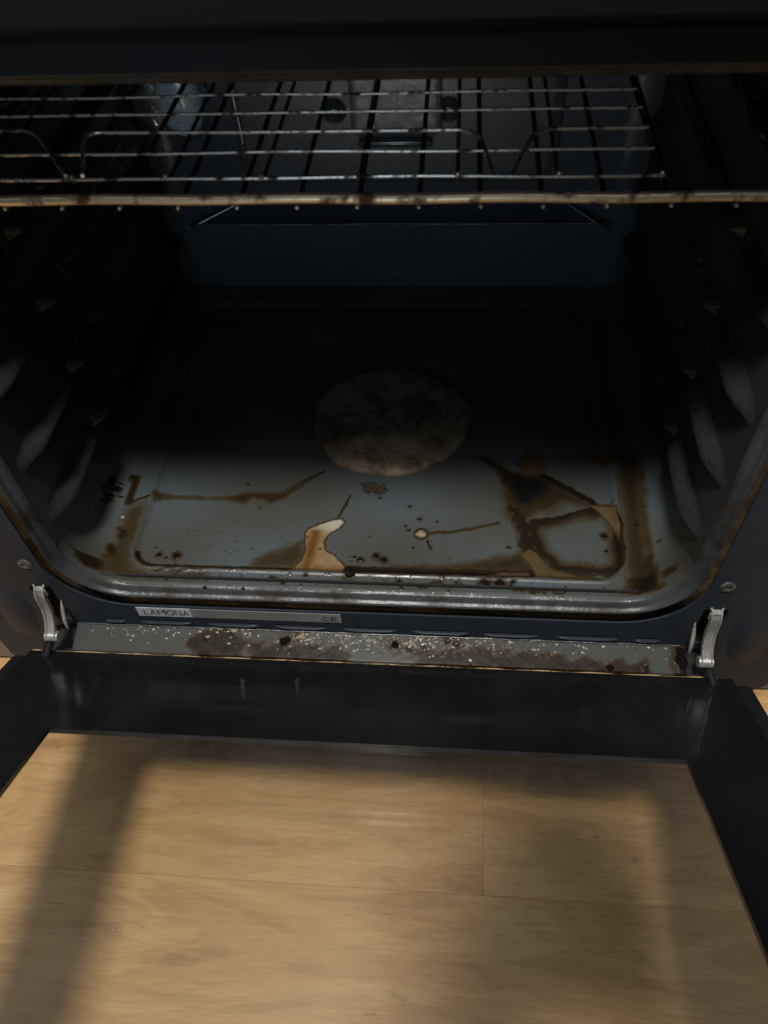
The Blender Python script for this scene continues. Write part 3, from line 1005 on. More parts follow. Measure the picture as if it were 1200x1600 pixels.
# feet of the frame each side, with a pressed bulge
for sgn in (-1, 1):
    pts = [(0.2385, FZB), (0.3200, FZB), (0.3205, -0.068), (0.3200, -0.098), (0.310, -0.110), (0.270, -0.110), (0.262, -0.070), (0.2600, -0.045)]
    pts = [(sgn * x, z) for x, z in pts]
    n = len(pts)
    v = [(x, 0.0003, z - 0.0002) for x, z in pts] + [(x, 0.0019, z - 0.0002) for x, z in pts]
    f = [tuple(range(n)), tuple(range(2 * n - 1, n - 1, -1))] + [(i, n + i, n + (i + 1) % n, (i + 1) % n) for i in range(n)]
    if sgn < 0:
        f = [tuple(reversed(q)) for q in f]
    obj('frame_foot', v, f, 'frame', frame, smooth=False)
    # bulge: a shallow pressed dome, tall oval leaning outwards
    nu_, nv_ = 28, 10
    v = []
    for j in range(nv_):
        t = j / (nv_ - 1)
        for i in range(nu_):
            q = 2 * math.pi * i / nu_
            rx, rz = 0.0185 * t, 0.047 * t
            dx, dz_ = rx * math.cos(q), rz * math.sin(q)
            v.append((sgn * (0.2835 + dx - dz_ * 0.16), 0.0008 - 0.0035 * (1 - t * t) ** 1.5, -0.026 + dz_))
    fb = grid_faces(nu_, nv_, True)
    obj('frame_bulge', v, fb if sgn < 0 else [tuple(reversed(q)) for q in fb], 'frame', frame)
    prof = [(0.0056, -0.0002), (0.0054, 0.0006), (0.0042, 0.0014), (0.0030, 0.0015), (0.0022, 0.0005), (0.0008, 0.0004)]
    MB().lathe(prof, 20, Matrix.Translation((sgn * 0.2488, 0.0, 0.0434)) @ rotb).build('frame_screw', 'screw', frame, angle=40)

# rating label
lab = MB().box(-0.1825, -0.0215, -0.0006, -0.0001, -0.0232, -0.0108, 0.0002, 1).build('rating_label', 'label', oven, smooth=False)


def text(body, x, z, w, h, parent, y=-0.0008):
    cu = bpy.data.curves.new('lettering', 'FONT')
    cu.body = body
    cu.size = 1.0
    cu.offset = -0.004
    o = bpy.data.objects.new('tmp', cu)
    col.objects.link(o)
    dg = bpy.context.evaluated_depsgraph_get()
    me = bpy.data.meshes.new_from_object(o.evaluated_get(dg))
    bpy.data.objects.remove(o, do_unlink=True)
    co = np.array([v.co[:] for v in me.vertices])
    mn, mx = co.min(0), co.max(0)
    for v in me.vertices:
        v.co = Vector((x + (v.co.x - mn[0]) / (mx[0] - mn[0]) * w, y, z + (v.co.y - mn[1]) / (mx[1] - mn[1]) * h))
    me.materials.clear()
    me.materials.append(M['label_print'])
    o = bpy.data.objects.new('lettering', me)
    col.objects.link(o)
    o.parent = parent
    return o


lx = -0.1770
for ch, wd in (('L', 0.0040), ('A', 0.0052), ('M', 0.0066), ('O', 0.0058), ('N', 0.0050), ('A', 0.0052)):
    text(ch, lx, -0.0207, wd, 0.0074, lab)
    lx += wd + 0.0008
text('C', -0.0365, -0.0205, 0.0052, 0.0058, lab)
text('\u20ac', -0.0300, -0.0205, 0.0056, 0.0058, lab) if False else text('E', -0.0295, -0.0205, 0.0046, 0.0058, lab)

# sloping ledge below the louvres, thick with grease
nxl, nyl = 420, 40
LX0, LX1 = -0.2385, 0.2405


def ledge_z(y):
    return -0.0386 + (y - 0.0) * 0.30


VV = []
for j in range(nyl):
    y = 0.0012 - (0.0012 + 0.0208) * j / (nyl - 1)
    for i in range(nxl):
        VV.append((LX0 + (LX1 - LX0) * i / (nxl - 1), y, ledge_z(y) if y < 0 else -0.0386))
for (y, z) in ((-0.0214, -0.0456), (-0.0216, -0.060), (-0.0216, -0.11)):
    for i in range(nxl):
        VV.append((LX0 + (LX1 - LX0) * i / (nxl - 1), y, z))
VV = np.array(VV)
ledge = obj('grease_ledge', VV, [tuple(reversed(q)) for q in grid_faces(nxl, nyl + 3)], 'ledge', oven)
sl = Stain(VV[:, 0], VV[:, 1])
sl.R += 0.12
LED_ST = [([(-146, -7), (-128, 2), (-104, 2), (-100, -9), (-96, -24), (-142, -24)], 2.3), ([(-102, -9), (-54, -10), (-16, -11), (-14, -26), (-92, -26)], 2.2),
          ([(30, -10), (90, -7), (112, -14), (108, -26), (36, -26)], 2.2), ([(92, -8), (139, -9), (158, -13), (212, -13), (212, -24), (100, -26)], 2.2),
          ([(-104, 2), (-100, -6), (-10, -4), (-12, 2)], 0.6), ([(2, 2), (4, -9), (112, -8), (110, 2)], 0.5)]
for pl_, vv_ in LED_ST:
    sl.brown(pl_, vv_ * 0.80, 7.0, amp=2.2)
sl.R *= 0.55 + 0.45 * smoothstep(2.0, -14.0, sl.y) + 0.25 * np.sin(sl.x * 0.19 + 1) * np.sin(sl.y * 0.5 + sl.x * 0.05)
for (cx, cy), r in LEDGE_CRUMBS:
    sl.blot(cx, cy, r * 0.4 + 0.6, 0.85, 1.2)
# pale spatter crust, also painting the white glints of the bumpy grease
for i in range(150):
    c = random.choice(((-53, 30, -5), (-60, 8, -7), (40, 40, -3), (60, 26, -5), (110, 50, -4), (20, 18, -6), (-5, 14, -5)))
    cx, cy = random.gauss(c[0], c[1]), random.gauss(c[2], 4.0)
    rr = random.uniform(0.5, 1.5)
    mk = (np.abs(sl.x - cx) < 5) & (np.abs(sl.y - cy) < 5)
    if mk.any():
        k_ = 1 - smoothstep(rr * 0.4, rr, np.hypot(sl.x[mk] - cx, sl.y[mk] - cy))
        sl.G[mk] = np.maximum(sl.G[mk], k_ * random.uniform(0.25, 0.8))
        sl.A[mk] = np.maximum(sl.A[mk], k_ * 0.9)
sl.write(ledge)
MB().tube([(LX0 + 0.004 + (LX1 - LX0 - 0.008) * i / 120, -0.0006 + 0.0002 * math.sin(i * 0.7), -0.0384 + 0.0002 * math.sin(i * 1.9)) for i in range(121)], 0.0007, 8).build('ledge_glint', 'lip', oven)  # bead added for the bright highlight along the bend
for sgn in (-1, 1):    # black boxes painting the shade of the hinge pockets beside the ledge
    MB().box(sgn * 0.2510 - 0.0095, sgn * 0.2510 + 0.0095, -0.0185, 0.0190, -0.11, -0.0560).build('pocket_shade', 'void', oven, smooth=False)


# hinges: bent channel arm, roller, pressed latch and the dark lower arm
def sweep_channel(path, width, flange, x0, th=0.0011):
    p = [Vector((0, y, z)) for y, z in path]
    sec = [(-width / 2, -flange), (-width / 2, 0), (width / 2, 0), (width / 2, -flange), (width / 2 - th, -flange), (width / 2 - th, th * (1 if flange < 0 else -1)), (-width / 2 + th, th * (1 if flange < 0 else -1)), (-width / 2 + th, -flange)]
    v = []
    for i, q in enumerate(p):
        t = (p[min(i + 1, len(p) - 1)] - p[max(0, i - 1)]).normalized()
        nrm = Vector((0, t.z, -t.y))           # towards the viewer / up
        if nrm.y > 0:
            nrm = -nrm
        wsc = 1.0 if i > 1 else 1.15
        for (a, b) in sec:
            r_ = q + nrm * b
            v.append((x0 + a * wsc, r_.y, r_.z))
    k_ = len(sec)
    f = grid_faces(k_, len(p), True)
    f += [tuple(range(k_ - 1, -1, -1)), tuple((len(p) - 1) * k_ + i for i in range(k_))]
    return v, f


for sgn in (-1, 1):
    hg = empty('hinge', (0, 0, 0), oven)
    ctl = [(0.0060, 0.0170), (0.0020, 0.0140), (-0.0030, 0.0090), (-0.0045, 0.0010), (-0.0062, -0.0090), (-0.0105, -0.0180), (-0.0165, -0.0250), (-0.0205, -0.0310), (-0.0215, -0.0350)]
    path = []
    for i in range(1, len(ctl) - 2):
        p0, p1, p2, p3 = [Vector((0, *ctl[i + d])) for d in (-1, 0, 1, 2)]
        for s_ in range(6):
            t = s_ / 6
            path.append(0.5 * (2 * p1 + (p2 - p0) * t + (2 * p0 - 5 * p1 + 4 * p2 - p3) * t * t + (3 * p1 - p0 - 3 * p2 + p3) * t ** 3))
    v, f = sweep_channel([(q.y, q.z) for q in path], 0.0078, -0.0036, sgn * 0.2495)
    obj('hinge_arm', v, f, 'hinge', hg, True, (0, 0, 0), 40)
    MB().box(sgn * 0.2495 - 0.0048, sgn * 0.2495 + 0.0048, -0.0034, -0.0020, 0.0062, 0.0128, 0.0004, 1).build('hinge_plate', 'hinge', hg, smooth=False)
    MB().tube([(sgn * 0.2495 - 0.0052, -0.0185, -0.0290), (sgn * 0.2495 + 0.0052, -0.0185, -0.0290)], 0.0044, 20).build('hinge_roller', 'hinge', hg)
    c = [(sgn * 0.2390, -0.0010 - 0.0105 * math.sin(math.pi * 0.5 * t), -0.003 - 0.026 * t) for t in [i / 8 for i in range(9)]]
    MB().tube(c, [0.0004, 0.0010, 0.0014, 0.0016, 0.0016, 0.0016, 0.0014, 0.001, 0.0006], 8).build('hinge_latch', 'hinge', hg)
    MB().tube([(sgn * 0.2530, -0.0205, -0.0330), (sgn * 0.2585, -0.0285, -0.0450), (sgn * 0.2590, -0.050, -0.052)], [0.0038, 0.0036, 0.0030], 10).build('hinge_lever', 'black_metal', hg)

# control panel fascia above the cavity mouth
fas = MB().box(-0.312, 0.312, -0.026, -0.0002, 0.4000, 0.470, 0.004, 3).build('control_panel', 'fascia', oven, angle=30)
MB().box(-0.306, 0.306, -0.0130, -0.0004, 0.3925, 0.3996, 0.0015, 2).build('panel_trim', 'fascia', oven)

# ------------------------------------------------------------------ oven door, half open
TILT = 29.0
door = empty('door', (0, -0.030, -0.042), oven)
door.rotation_euler = (math.radians(-TILT), 0, 0)       # local -y runs out along the door, +z is its inner face


def ring_slab(x0, x1, u0, u1, hx0, hx1, hu0, hu1, n0, n1, r=0.003):
    """flat slab with a rectangular opening; u runs along local -y"""
    o_ = [(x0, u0), (x1, u0), (x1, u1), (x0, u1)]
    h_ = [(hx0, hu0), (hx1, hu0), (hx1, hu1), (hx0, hu1)]
    v = [(x, -u, n1) for x, u in o_] + [(x, -u, n1) for x, u in h_] + [(x, -u, n0) for x, u in o_] + [(x, -u, n0) for x, u in h_]
    f = []
    for i in range(4):
        j = (i + 1) % 4
        f += [(i, 4 + i, 4 + j, j), (8 + j, 12 + j, 12 + i, 8 + i), (i, j, 8 + j, 8 + i), (4 + j, 4 + i, 12 + i, 12 + j)]
    return v, f


WX0, WX1, WU0, WU1 = -0.2120, 0.2155, 0.0862, 0.405
v, f = ring_slab(-0.2735, 0.2735, -0.0085, 0.452, WX0, WX1, WU0, WU1, -0.0040, 0.0)
obj('inner_glass_border', v, f, 'black_glass', door, smooth=False)
MB().box(WX0 + 0.0001, WX1 - 0.0001, -WU1 + 0.0001, -WU0 - 0.0001, -0.0038, -0.0002).build('inner_window', 'glass', door, smooth=False)
n = 160
pts = [(-0.2740 + 0.537 * i / n, 0.0094 + 0.0003 * math.sin(i * 0.9) * math.sin(i * 0.37), -0.0012 + 0.0004 * math.sin(i * 0.53)) for i in range(n + 1)]
MB().tube(pts, 0.0011, 8).build('glass_edge', 'brass_edge', door)
for sgn in (-1, 1):
    MB().box(sgn * 0.2795 - 0.0055, sgn * 0.2795 + 0.0055, -0.455, 0.0030, -0.030, -0.0010, 0.0018, 2).build('side_rail', 'black_metal', door)
    MB().box(sgn * 0.2640 - 0.0095, sgn * 0.2640 + 0.0095, -0.450, 0.0060, -0.030, -0.0046, 0.001, 1).build('side_channel', 'black_metal', door)
MB().box(-0.2538, 0.2538, -0.0120, 0.0070, -0.030, -0.0050, 0.001, 1).build('bottom_rail', 'black_metal', door)
MB().box(-0.2538, 0.2538, -0.4500, -0.4300, -0.030, -0.0050, 0.001, 1).build('top_rail', 'black_metal', door)
v, f = ring_slab(-0.2850, 0.2850, -0.008, 0.462, -0.256, 0.258, 0.020, 0.432, -0.0345, -0.0305)
obj('outer_glass_border', v, f, 'black_glass', door, smooth=False)
MB().box(-0.2558, 0.2578, -0.4318, -0.0202, -0.0343, -0.0307).build('outer_window', 'glass', door, smooth=False)
# strips painting bluish reflections on the door glass, fading at the edges
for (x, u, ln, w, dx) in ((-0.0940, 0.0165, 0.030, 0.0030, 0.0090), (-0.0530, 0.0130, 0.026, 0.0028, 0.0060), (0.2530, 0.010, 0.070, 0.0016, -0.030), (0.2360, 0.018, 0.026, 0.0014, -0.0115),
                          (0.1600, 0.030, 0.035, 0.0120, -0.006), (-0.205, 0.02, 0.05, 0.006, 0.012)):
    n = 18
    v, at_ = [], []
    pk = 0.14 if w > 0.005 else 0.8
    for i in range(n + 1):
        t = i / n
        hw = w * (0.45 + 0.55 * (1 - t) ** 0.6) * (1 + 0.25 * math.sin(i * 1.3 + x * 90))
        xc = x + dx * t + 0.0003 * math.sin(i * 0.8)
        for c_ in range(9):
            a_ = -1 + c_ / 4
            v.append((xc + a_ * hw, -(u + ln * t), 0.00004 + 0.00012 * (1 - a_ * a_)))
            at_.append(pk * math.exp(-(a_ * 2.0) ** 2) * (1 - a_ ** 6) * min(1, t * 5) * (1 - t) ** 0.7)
    o = obj('reflection_streak', v, [tuple(reversed(q)) for q in grid_faces(9, n + 1)], 'streaks', door)
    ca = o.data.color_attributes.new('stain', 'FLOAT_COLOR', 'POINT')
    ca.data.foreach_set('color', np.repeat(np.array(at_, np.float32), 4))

# ------------------------------------------------------------------ shelf and wire rack
RZ = 0.3186
shelf = empty('oven_shelf', (0, 0.015, RZ))
tag(shelf, 'heavy wire oven shelf with thick tarnished front bar across the opening', 'oven shelf')


def rel(pts, base):
    return [Vector(p) - Vector(base) for p in pts]


SB = (0, 0.015, RZ)
n = 60
MB().tube(rel([(-0.222 + 0.444 * i / n, 0.015, RZ + 0.0003 * math.sin(i * 0.5)) for i in range(n + 1)], SB), 0.0024, 14).build('front_bar', 'bar', shelf)
MB().tube(rel([(-0.222, 0.375, RZ), (0.222, 0.375, RZ)], SB), 0.0024, 12).build('back_bar', 'dark_rod', shelf)
for sgn in (-1, 1):
    MB().tube(rel([(sgn * 0.2195, 0.015, RZ), (sgn * 0.2195, 0.2, RZ), (sgn * 0.2195, 0.375, RZ)], SB), 0.0024, 10).build('side_bar', 'dark_rod', shelf)
for k in range(16):
    x = -0.2042 + 0.02725 * k
    MB().tube(rel([(x, 0.0145, RZ - 0.0030), (x, 0.0165, RZ - 0.0034), (x, 0.030, RZ - 0.0036), (x, 0.20, RZ - 0.0036), (x, 0.376, RZ - 0.0036)], SB), [0.0012, 0.00125, 0.00125, 0.00125, 0.00125], 8).build('wire', 'dark_rod', shelf)
    MB().tube(rel([(x, 0.0125, RZ - 0.0031), (x, 0.0145, RZ - 0.0033)], SB), [0.0007, 0.0010], 8).build('wire_end', 'bar', shelf)

rack = empty('wire_rack', (0, 0.026, RZ + 0.0035))
tag(rack, 'thin bright wire grill rack lying on the heavy oven shelf', 'wire rack')
RB = (0, 0.026, RZ + 0.0035)
zt = RZ + 0.0040


def wavy(y, x0, x1, n=50):
    a, b = random.uniform(0, 6), random.uniform(0.0002, 0.0005)
    return [(x0 + (x1 - x0) * i / n, y + b * math.sin(a + i * 0.21), zt + b * 0.6 * math.sin(a * 2 + i * 0.33)) for i in range(n + 1)]


for i, y in enumerate((0.0258, 0.0492, 0.0895, 0.1098, 0.1302, 0.1505, 0.171, 0.1915, 0.212, 0.2325, 0.253, 0.2735, 0.294)):
    MB().tube(rel(wavy(y, -0.193, 0.1475), RB), 0.00080, 8).build('wire', 'wire', rack)
yb_ = 0.0694
for pts in ([(-0.193, yb_ + 0.004, zt), (-0.1560, 0.0750, zt), (-0.1235, 0.0290, zt)], [(-0.1154, 0.0290, zt), (-0.1285, 0.0712, zt), (-0.05, yb_, zt), (0.0670, 0.0690, zt), (0.0740, 0.0262, zt)],
            [(0.0815, 0.0262, zt), (0.0945, 0.0690, zt), (0.1475, yb_, zt)]):
    MB().tube(rel(arc_pts(pts, 0.011, 8), RB), 0.00098, 8).build('bent_wire', 'wire', rack)
for k in range(8):
    x = -0.163 + 0.0442 * k
    MB().tube(rel([(x, 0.0256, zt + 0.0010), (x, 0.0266, zt - 0.0015), (x, 0.030, zt - 0.0022), (x, 0.294, zt - 0.0022)], RB), 0.0010, 8).build('cross_wire', 'dark_rod', rack)
    MB().lathe([(0.0013, -0.001), (0.0014, 0.0004), (0.0010, 0.0012), (0.0004, 0.0015)], 10, Matrix.Translation(Vector((x, 0.0256, zt + 0.0010)) - Vector(RB))).build('weld_bead', 'wire', rack)
for x in (0.1476, -0.1932):
    MB().tube(rel([(x, 0.0256, zt - 0.0002), (x, 0.295, zt - 0.0002)], RB), 0.0012, 8).build('side_wire', 'dark_rod', rack)

# ------------------------------------------------------------------ burnt round crust on the floor
from mathutils import noise as mnoise
CR_C = (0.0045, 0.2040)
nr_, nt_ = 26, 96
VV, rim = [], []
for i in range(nr_):
    t = i / (nr_ - 1)
    for j in range(nt_):
        q = 2 * math.pi * j / nt_
        R_ = 0.0735 * (1 + 0.016 * math.sin(3 * q + 1) + 0.012 * math.sin(5 * q + 0.4) + 0.010 * math.sin(8 * q) + 0.006 * math.sin(17 * q + 2) + 0.004 * math.sin(31 * q))
        x, y = R_ * t * math.cos(q), R_ * t * math.sin(q) * 0.97
        z = 0.0030 * min(1.0, (1 - t) * 11) ** 0.6 + 0.0016 * (1 - t * t) + (0.0016 * mnoise.noise(Vector((x * 55, y * 55, 3.0))) + 0.0008 * mnoise.noise(Vector((x * 150, y * 150, 7.0)))) * (1 - t ** 6)
        VV.append((x, y, z))
        rim.append(max(0.0, min(1.0, (t - 0.955) / 0.03)))
crust_o = obj('burnt_crust', VV, grid_faces(nt_, nr_, True), 'crust', None, True, (CR_C[0], CR_C[1], -0.0032))
a = crust_o.data.color_attributes.new('stain', 'FLOAT_COLOR', 'POINT')
a.data.foreach_set('color', np.stack([np.array(rim)] * 3 + [np.ones(len(rim))], 1).astype(np.float32).ravel())
tag(crust_o, 'round brown crusted disc stuck on the oven floor in shade', 'burnt crust')


# ------------------------------------------------------------------ crumbs and droplets
def lump(r, flat=0.6, seed=0, n=2):
    rg = random.Random(seed)
    bm = bmesh.new()
    bmesh.ops.create_icosphere(bm, subdivisions=n, radius=1.0)
    ph = [rg.uniform(0, 6) for _ in range(6)]
    sx, sy = rg.uniform(0.8, 1.35), rg.uniform(0.65, 1.0)
    for v in bm.verts:
        c = v.co
        k_ = 1 + 0.22 * math.sin(c.x * 3.1 + ph[0]) * math.cos(c.y * 2.7 + ph[1]) + 0.16 * math.sin(c.z * 5 + c.x * 4 + ph[2]) + 0.10 * math.sin(c.y * 9 + ph[3]) * math.sin(c.x * 8 + ph[4])
        v.co = Vector((c.x * sx * k_ * r, c.y * sy * k_ * r, max(-0.15, c.z) * flat * k_ * r))
    bm.verts.index_update()
    vs, fs = [v.co.copy() for v in bm.verts], [[v.index for v in f.verts] for f in bm.faces]
    bm.free()
    return vs, fs


def floor_z(x, y):
    t = float(tray_sd(np.array(x), np.array(y)))
    return -0.0030 if t < -0.004 else (0.0 if t > 0 else -0.0015)


CRUMB_LABELS = {0: 'largest black charred lump on the front rim below the tan grease pool',
                1: 'flat black char wedged at the right foot of the tan grease pool',
                2: 'black crumb with brown halo in the front left of the floor tray',
                3: 'small black crumb in the front left corner of the floor tray',
                5: 'left of two black crumbs right of the tan grease pool',
                6: 'right of two black crumbs right of the tan grease pool',
                13: 'left of the charred pair on the front rim right of centre',
                14: 'right of the charred pair on the front rim right of centre',
                17: 'black flake inside the clean patch ringed by brown grease'}
loose = MB()
for i, ((cx, cy), r) in enumerate(FLOOR_CRUMBS):
    x, y = cx / 1000, cy / 1000
    rr = r * 0.00030 + 0.0003
    v, f = lump(rr, 0.45, i)
    if i in CRUMB_LABELS:
        o = obj('crumb', v, f, 'char', None, True, (x, y, floor_z(x, y) + 0.0002))
        tag(o, CRUMB_LABELS[i], 'crumb', 'charred crumbs on the oven floor')
    else:
        loose.add([Vector(p) + Vector((x, y, floor_z(x, y) + 0.0001)) for p in v], f)
for i in range(230):
    x = random.uniform(-0.215, 0.215)
    y = random.choice((random.uniform(0.0145, 0.031), random.uniform(0.0145, 0.029), 0.034 + abs(random.gauss(0, 0.02))))
    v, f = lump(random.choice((0.0003, 0.0004, 0.0005, 0.0008)), 0.5, 500 + i, 1)
    loose.add([Vector(p) + Vector((x, y, floor_z(x, y))) for p in v], f)
lo_ = loose.build('char_specks', 'char')
tag(lo_, 'scattered fine black char specks over the front of the oven floor', 'char specks', kind='stuff')

v, f = lump(0.0042, 0.32, 71, 3)
o = obj('fat_bubble', [Vector((p.x, p.y * 0.9, p.z)) for p in v], f, 'crumb_tan', None, True, (0.0370, 0.0725, -0.0029))
tag(o, 'round tan fat bubble on the floor tray in front of the disc', 'fat bubble')
v, f = lump(0.0021, 0.6, 75, 2)
o = obj('crumb', v, f, 'crumb_tan', None, True, (-0.2115, 0.0790, 0.0001))
tag(o, 'tiny pale crumb on the brown streak beside the left wall', 'crumb')

LEDGE_LABELS = {0: ('char', 'black oily lump on the ledge right of centre under the louvres'), 1: ('char', 'black lump on the ledge left of the white spatter'),
                2: ('crumb_tan', 'pale oval crumb on the left of the greasy ledge'), 4: ('crumb_tan', 'pale crumb under the louvre near the label middle'),
                5: ('crumb_tan', 'white crusty crumb on the ledge below the label end'), 6: ('char_brown', 'left of two brown bubbles on the greasy ledge'),
                7: ('char_brown', 'right of two brown bubbles on the greasy ledge'), 9: ('char', 'dark glossy crumb by the glass edge at the right of the ledge'),
                10: ('char_brown', 'brown crumb near the right end of the ledge'), 11: ('char', 'big black char clump at the right end of the ledge')}
drops = MB()
for i, ((cx, cy), r) in enumerate(LEDGE_CRUMBS):
    x, y = cx / 1000, min(-0.001, cy / 1000 * 0.80)
    v, f = lump(r * 0.00036 + 0.0003, 0.75, 900 + i, 3 if r > 6 else 2)
    if i in (12, 13):
        continue
    if i == 11:          # one clump of three grown-together lumps
        for (ox, oy), sd in (((-0.0004, 0.0055), 31), ((0.0004, -0.0050), 32)):
            v2, f2 = lump(0.0034, 0.8, sd, 3)
            f = f + [[q + len(v) for q in w_] for w_ in f2]
            v = v + [Vector(p) + Vector((ox, oy, oy * 0.3)) for p in v2]
    if i in LEDGE_LABELS:
        mt, lb = LEDGE_LABELS[i]
        o = obj('crumb', v, f, mt, None, True, (x, y, ledge_z(y) + 0.0003))
        tag(o, lb, 'crumb', 'crumbs on the greasy ledge')
    else:
        drops.add([Vector(p) + Vector((x, y, ledge_z(y))) for p in v], f)
for i in range(420):
    c = random.choice(((-0.110, 0.035), (-0.050, 0.006), (-0.02, 0.012), (0.03, 0.018), (0.05, 0.020), (0.07, 0.018), (0.10, 0.025), (0.16, 0.035), (-0.18, 0.03)))
    x = max(-0.225, min(0.226, random.gauss(*c)))
    y = -0.0005 - abs(random.gauss(0, 0.006))
    if y < -0.017:
        continue
    v, f = lump(random.choice((0.0003, 0.0004, 0.0005, 0.0006, 0.0009, 0.0013)), 0.8, 1300 + i, 1)
    drops.add([Vector(p) + Vector((x, y, ledge_z(y))) for p in v], f)
dr = drops.build('fat_droplets', 'droplet', angle=None)
tag(dr, 'shiny fat droplets with whitish painted glints spattered along the ledge', 'fat droplets', kind='stuff')


# ------------------------------------------------------------------ the photographer, crouching behind the camera
def union_mesh(name, mb, mat, voxel, parent=None, smooth_n=4):
    o = mb.build(name, mat, parent, angle=None)
    md = o.modifiers.new('fuse', 'REMESH')
    md.mode = 'VOXEL'
    md.voxel_size = voxel
    md.use_smooth_shade = True
    sm = o.modifiers.new('smooth', 'SMOOTH')
    sm.iterations = smooth_n
    sm.factor = 0.5
    dg = bpy.context.evaluated_depsgraph_get()
    me = bpy.data.meshes.new_from_object(o.evaluated_get(dg))
    o.modifiers.clear()
    o.data = me
    me.polygons.foreach_set('use_smooth', [True] * len(me.polygons))
    return o


M['skin'] = plain('skin', (0.42, 0.25, 0.17), 0.5)
M['jumper'] = plain('jumper', (0.05, 0.055, 0.07), 0.9, bump_scale=500.0, bump_str=0.3)
M['trousers'] = plain('trousers', (0.03, 0.035, 0.05), 0.9, bump_scale=600.0, bump_str=0.3)
M['hair'] = plain('hair', (0.03, 0.02, 0.013), 0.6, bump_scale=800.0, bump_str=0.5)
C_ = Vector((0.0569, -0.3099, 0.5029))
PC = C_ + back * 0.0100 + up * 0.004 + right * 0.012
ph = MB().box(-0.0375, 0.0375, -0.0785, 0.0785, -0.0040, 0.0040, 0.0030, 3).build('smartphone', 'black_metal')
mw = Matrix((right, up, back)).transposed().to_4x4()
mw.translation = PC
ph.matrix_world = mw
tag(ph, 'black smartphone held in both hands in front of the oven', 'smartphone')


def ploc(a, b, c):
    return PC + right * a + up * (b + 0.022) + back * c


body = MB()
sleeve = MB()
sh = {-1: Vector((0.20, -0.90, 0.76)), 1: Vector((0.60, -0.90, 0.76))}
for s in (-1, 1):
    palm0, palm1 = ploc(s * 0.058, -0.045, 0.030), ploc(s * 0.050, 0.010, 0.022)
    body.tube([palm0, (palm0 + palm1) / 2, palm1], [0.026, 0.030, 0.024], 14)
    for k in range(4):
        b0 = ploc(s * 0.054, 0.022 - 0.019 * k, 0.018)
        body.tube(arc_pts([b0, ploc(s * 0.052, 0.028 - 0.020 * k, -0.006), ploc(s * 0.030, 0.026 - 0.020 * k, -0.015 if k else -0.006 + 0.014)][:3 if k else 2], 0.012, 5), 0.0080, 10)
    body.tube(arc_pts([ploc(s * 0.055, -0.030, 0.035), ploc(s * 0.040, -0.004, 0.026), ploc(s * 0.020, 0.008, 0.015)], 0.012, 5), 0.0098, 10)
    wrist = ploc(s * 0.066, -0.085, 0.050)
    elbow = Vector((0.13, -0.70, 0.44)) if s < 0 else Vector((0.52, -0.64, 0.42))
    body.tube([palm0, wrist, wrist.lerp(elbow, 0.35), elbow, elbow.lerp(sh[s], 0.5), sh[s]], [0.026, 0.027, 0.040, 0.043, 0.050, 0.058], 16)
    sleeve.tube([wrist.lerp(elbow, 0.12), wrist.lerp(elbow, 0.4), elbow, elbow.lerp(sh[s], 0.5), sh[s]], [0.040, 0.052, 0.055, 0.064, 0.074], 16)
pelvis = Vector((0.40, -1.05, 0.20))
chest = Vector((0.40, -0.93, 0.62))
neck = Vector((0.40, -0.88, 0.84))
head = Vector((0.40, -0.83, 0.97))
for mbx, gr in ((body, 0.0), (sleeve, 0.014)):
    mbx.tube([pelvis, pelvis.lerp(chest, 0.45), chest, chest.lerp(neck, 0.55)], [0.15 + gr, 0.135 + gr, 0.155 + gr, 0.10 + gr], 24)
    mbx.tube([sh[-1], neck - Vector((0, 0, 0.07)), sh[1]], [0.062 + gr, 0.085 + gr, 0.062 + gr], 16)
body.tube([neck - Vector((0, 0, 0.08)), neck, head - Vector((0, -0.01, 0.03))], [0.058, 0.052, 0.055], 16)
body.lathe([(0.012, -0.115), (0.045, -0.105), (0.064, -0.07), (0.072, -0.02), (0.078, 0.03), (0.074, 0.075), (0.052, 0.105), (0.02, 0.118)], 24, Matrix.Translation(head) @ Matrix.Rotation(math.radians(28), 4, 'X') @ Matrix.Diagonal((1, 1.18, 1, 1)))
hm = Matrix.Translation(head) @ Matrix.Rotation(math.radians(28), 4, 'X')
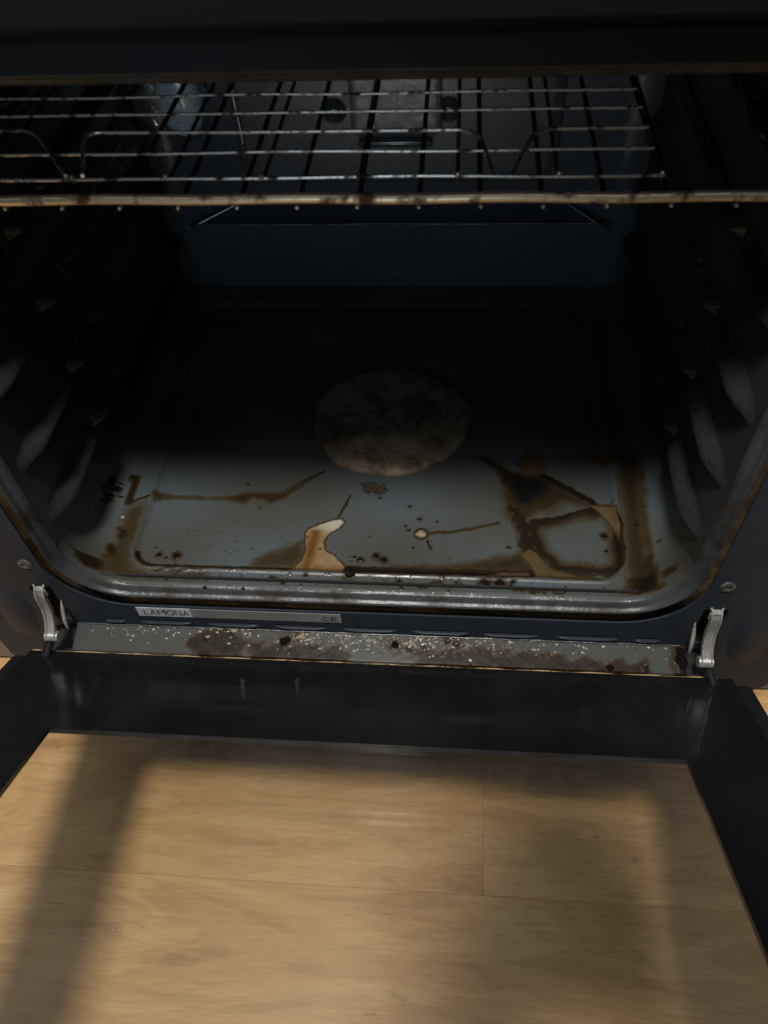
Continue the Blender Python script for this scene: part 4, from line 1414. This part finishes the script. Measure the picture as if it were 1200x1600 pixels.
body.tube([hm @ Vector((0, -0.086, 0.012)), hm @ Vector((0, -0.102, -0.022)), hm @ Vector((0, -0.088, -0.030))], [0.006, 0.011, 0.008], 10)
for s in (-1, 1):
    body.tube([hm @ Vector((s * 0.076, 0.006, 0.018)), hm @ Vector((s * 0.084, 0.010, -0.004)), hm @ Vector((s * 0.076, 0.002, -0.026))], [0.008, 0.011, 0.007], 8)
    body.tube([hm @ Vector((s * 0.030, -0.080, 0.006)), hm @ Vector((s * 0.032, -0.084, 0.004))], [0.012, 0.010], 10)
body.tube([hm @ Vector((-0.022, -0.080, -0.058)), hm @ Vector((0, -0.088, -0.057)), hm @ Vector((0.022, -0.080, -0.058))], 0.0070, 8)
legs = MB()
for s in (-1, 1):
    hip, knee = Vector((0.40 + s * 0.09, -1.06, 0.17)), Vector((0.40 + s * 0.19, -0.72, 0.26))
    ankle, toe = Vector((0.40 + s * 0.14, -0.98, FZ + 0.075)), Vector((0.40 + s * 0.17, -0.80, FZ + 0.030))
    heel = Vector((0.40 + s * 0.135, -1.02, FZ + 0.034))
    body.tube([pelvis, hip, hip.lerp(knee, 0.5), knee, knee.lerp(ankle, 0.35), ankle], [0.12, 0.095, 0.075, 0.056, 0.052, 0.038], 18)
    body.tube([heel, ankle - Vector((0, -0.04, 0.035)), toe], [0.034, 0.042, 0.028], 14)
    legs.tube([hip, hip.lerp(knee, 0.5), knee, knee.lerp(ankle, 0.35), ankle.lerp(knee, 0.1)], [0.115, 0.092, 0.072, 0.068, 0.054], 18)
legs.tube([pelvis - Vector((0, 0, 0.03)), pelvis + Vector((0, 0.02, 0.12))], [0.158, 0.152], 24)
person = union_mesh('person', body, 'skin', 0.0065)
tag(person, 'crouching person in dark jumper holding the phone behind the camera', 'person')
union_mesh('jumper', sleeve, 'jumper', 0.009, person)
union_mesh('trousers', legs, 'trousers', 0.010, person)
hr = MB().lathe([(0.086, -0.01), (0.088, 0.03), (0.083, 0.082), (0.058, 0.114), (0.02, 0.127)], 24, hm @ Matrix.Translation((0, 0.014, 0.004)) @ Matrix.Diagonal((1, 1.18, 1, 1)))
hr.build('hair', 'hair', person, angle=None)
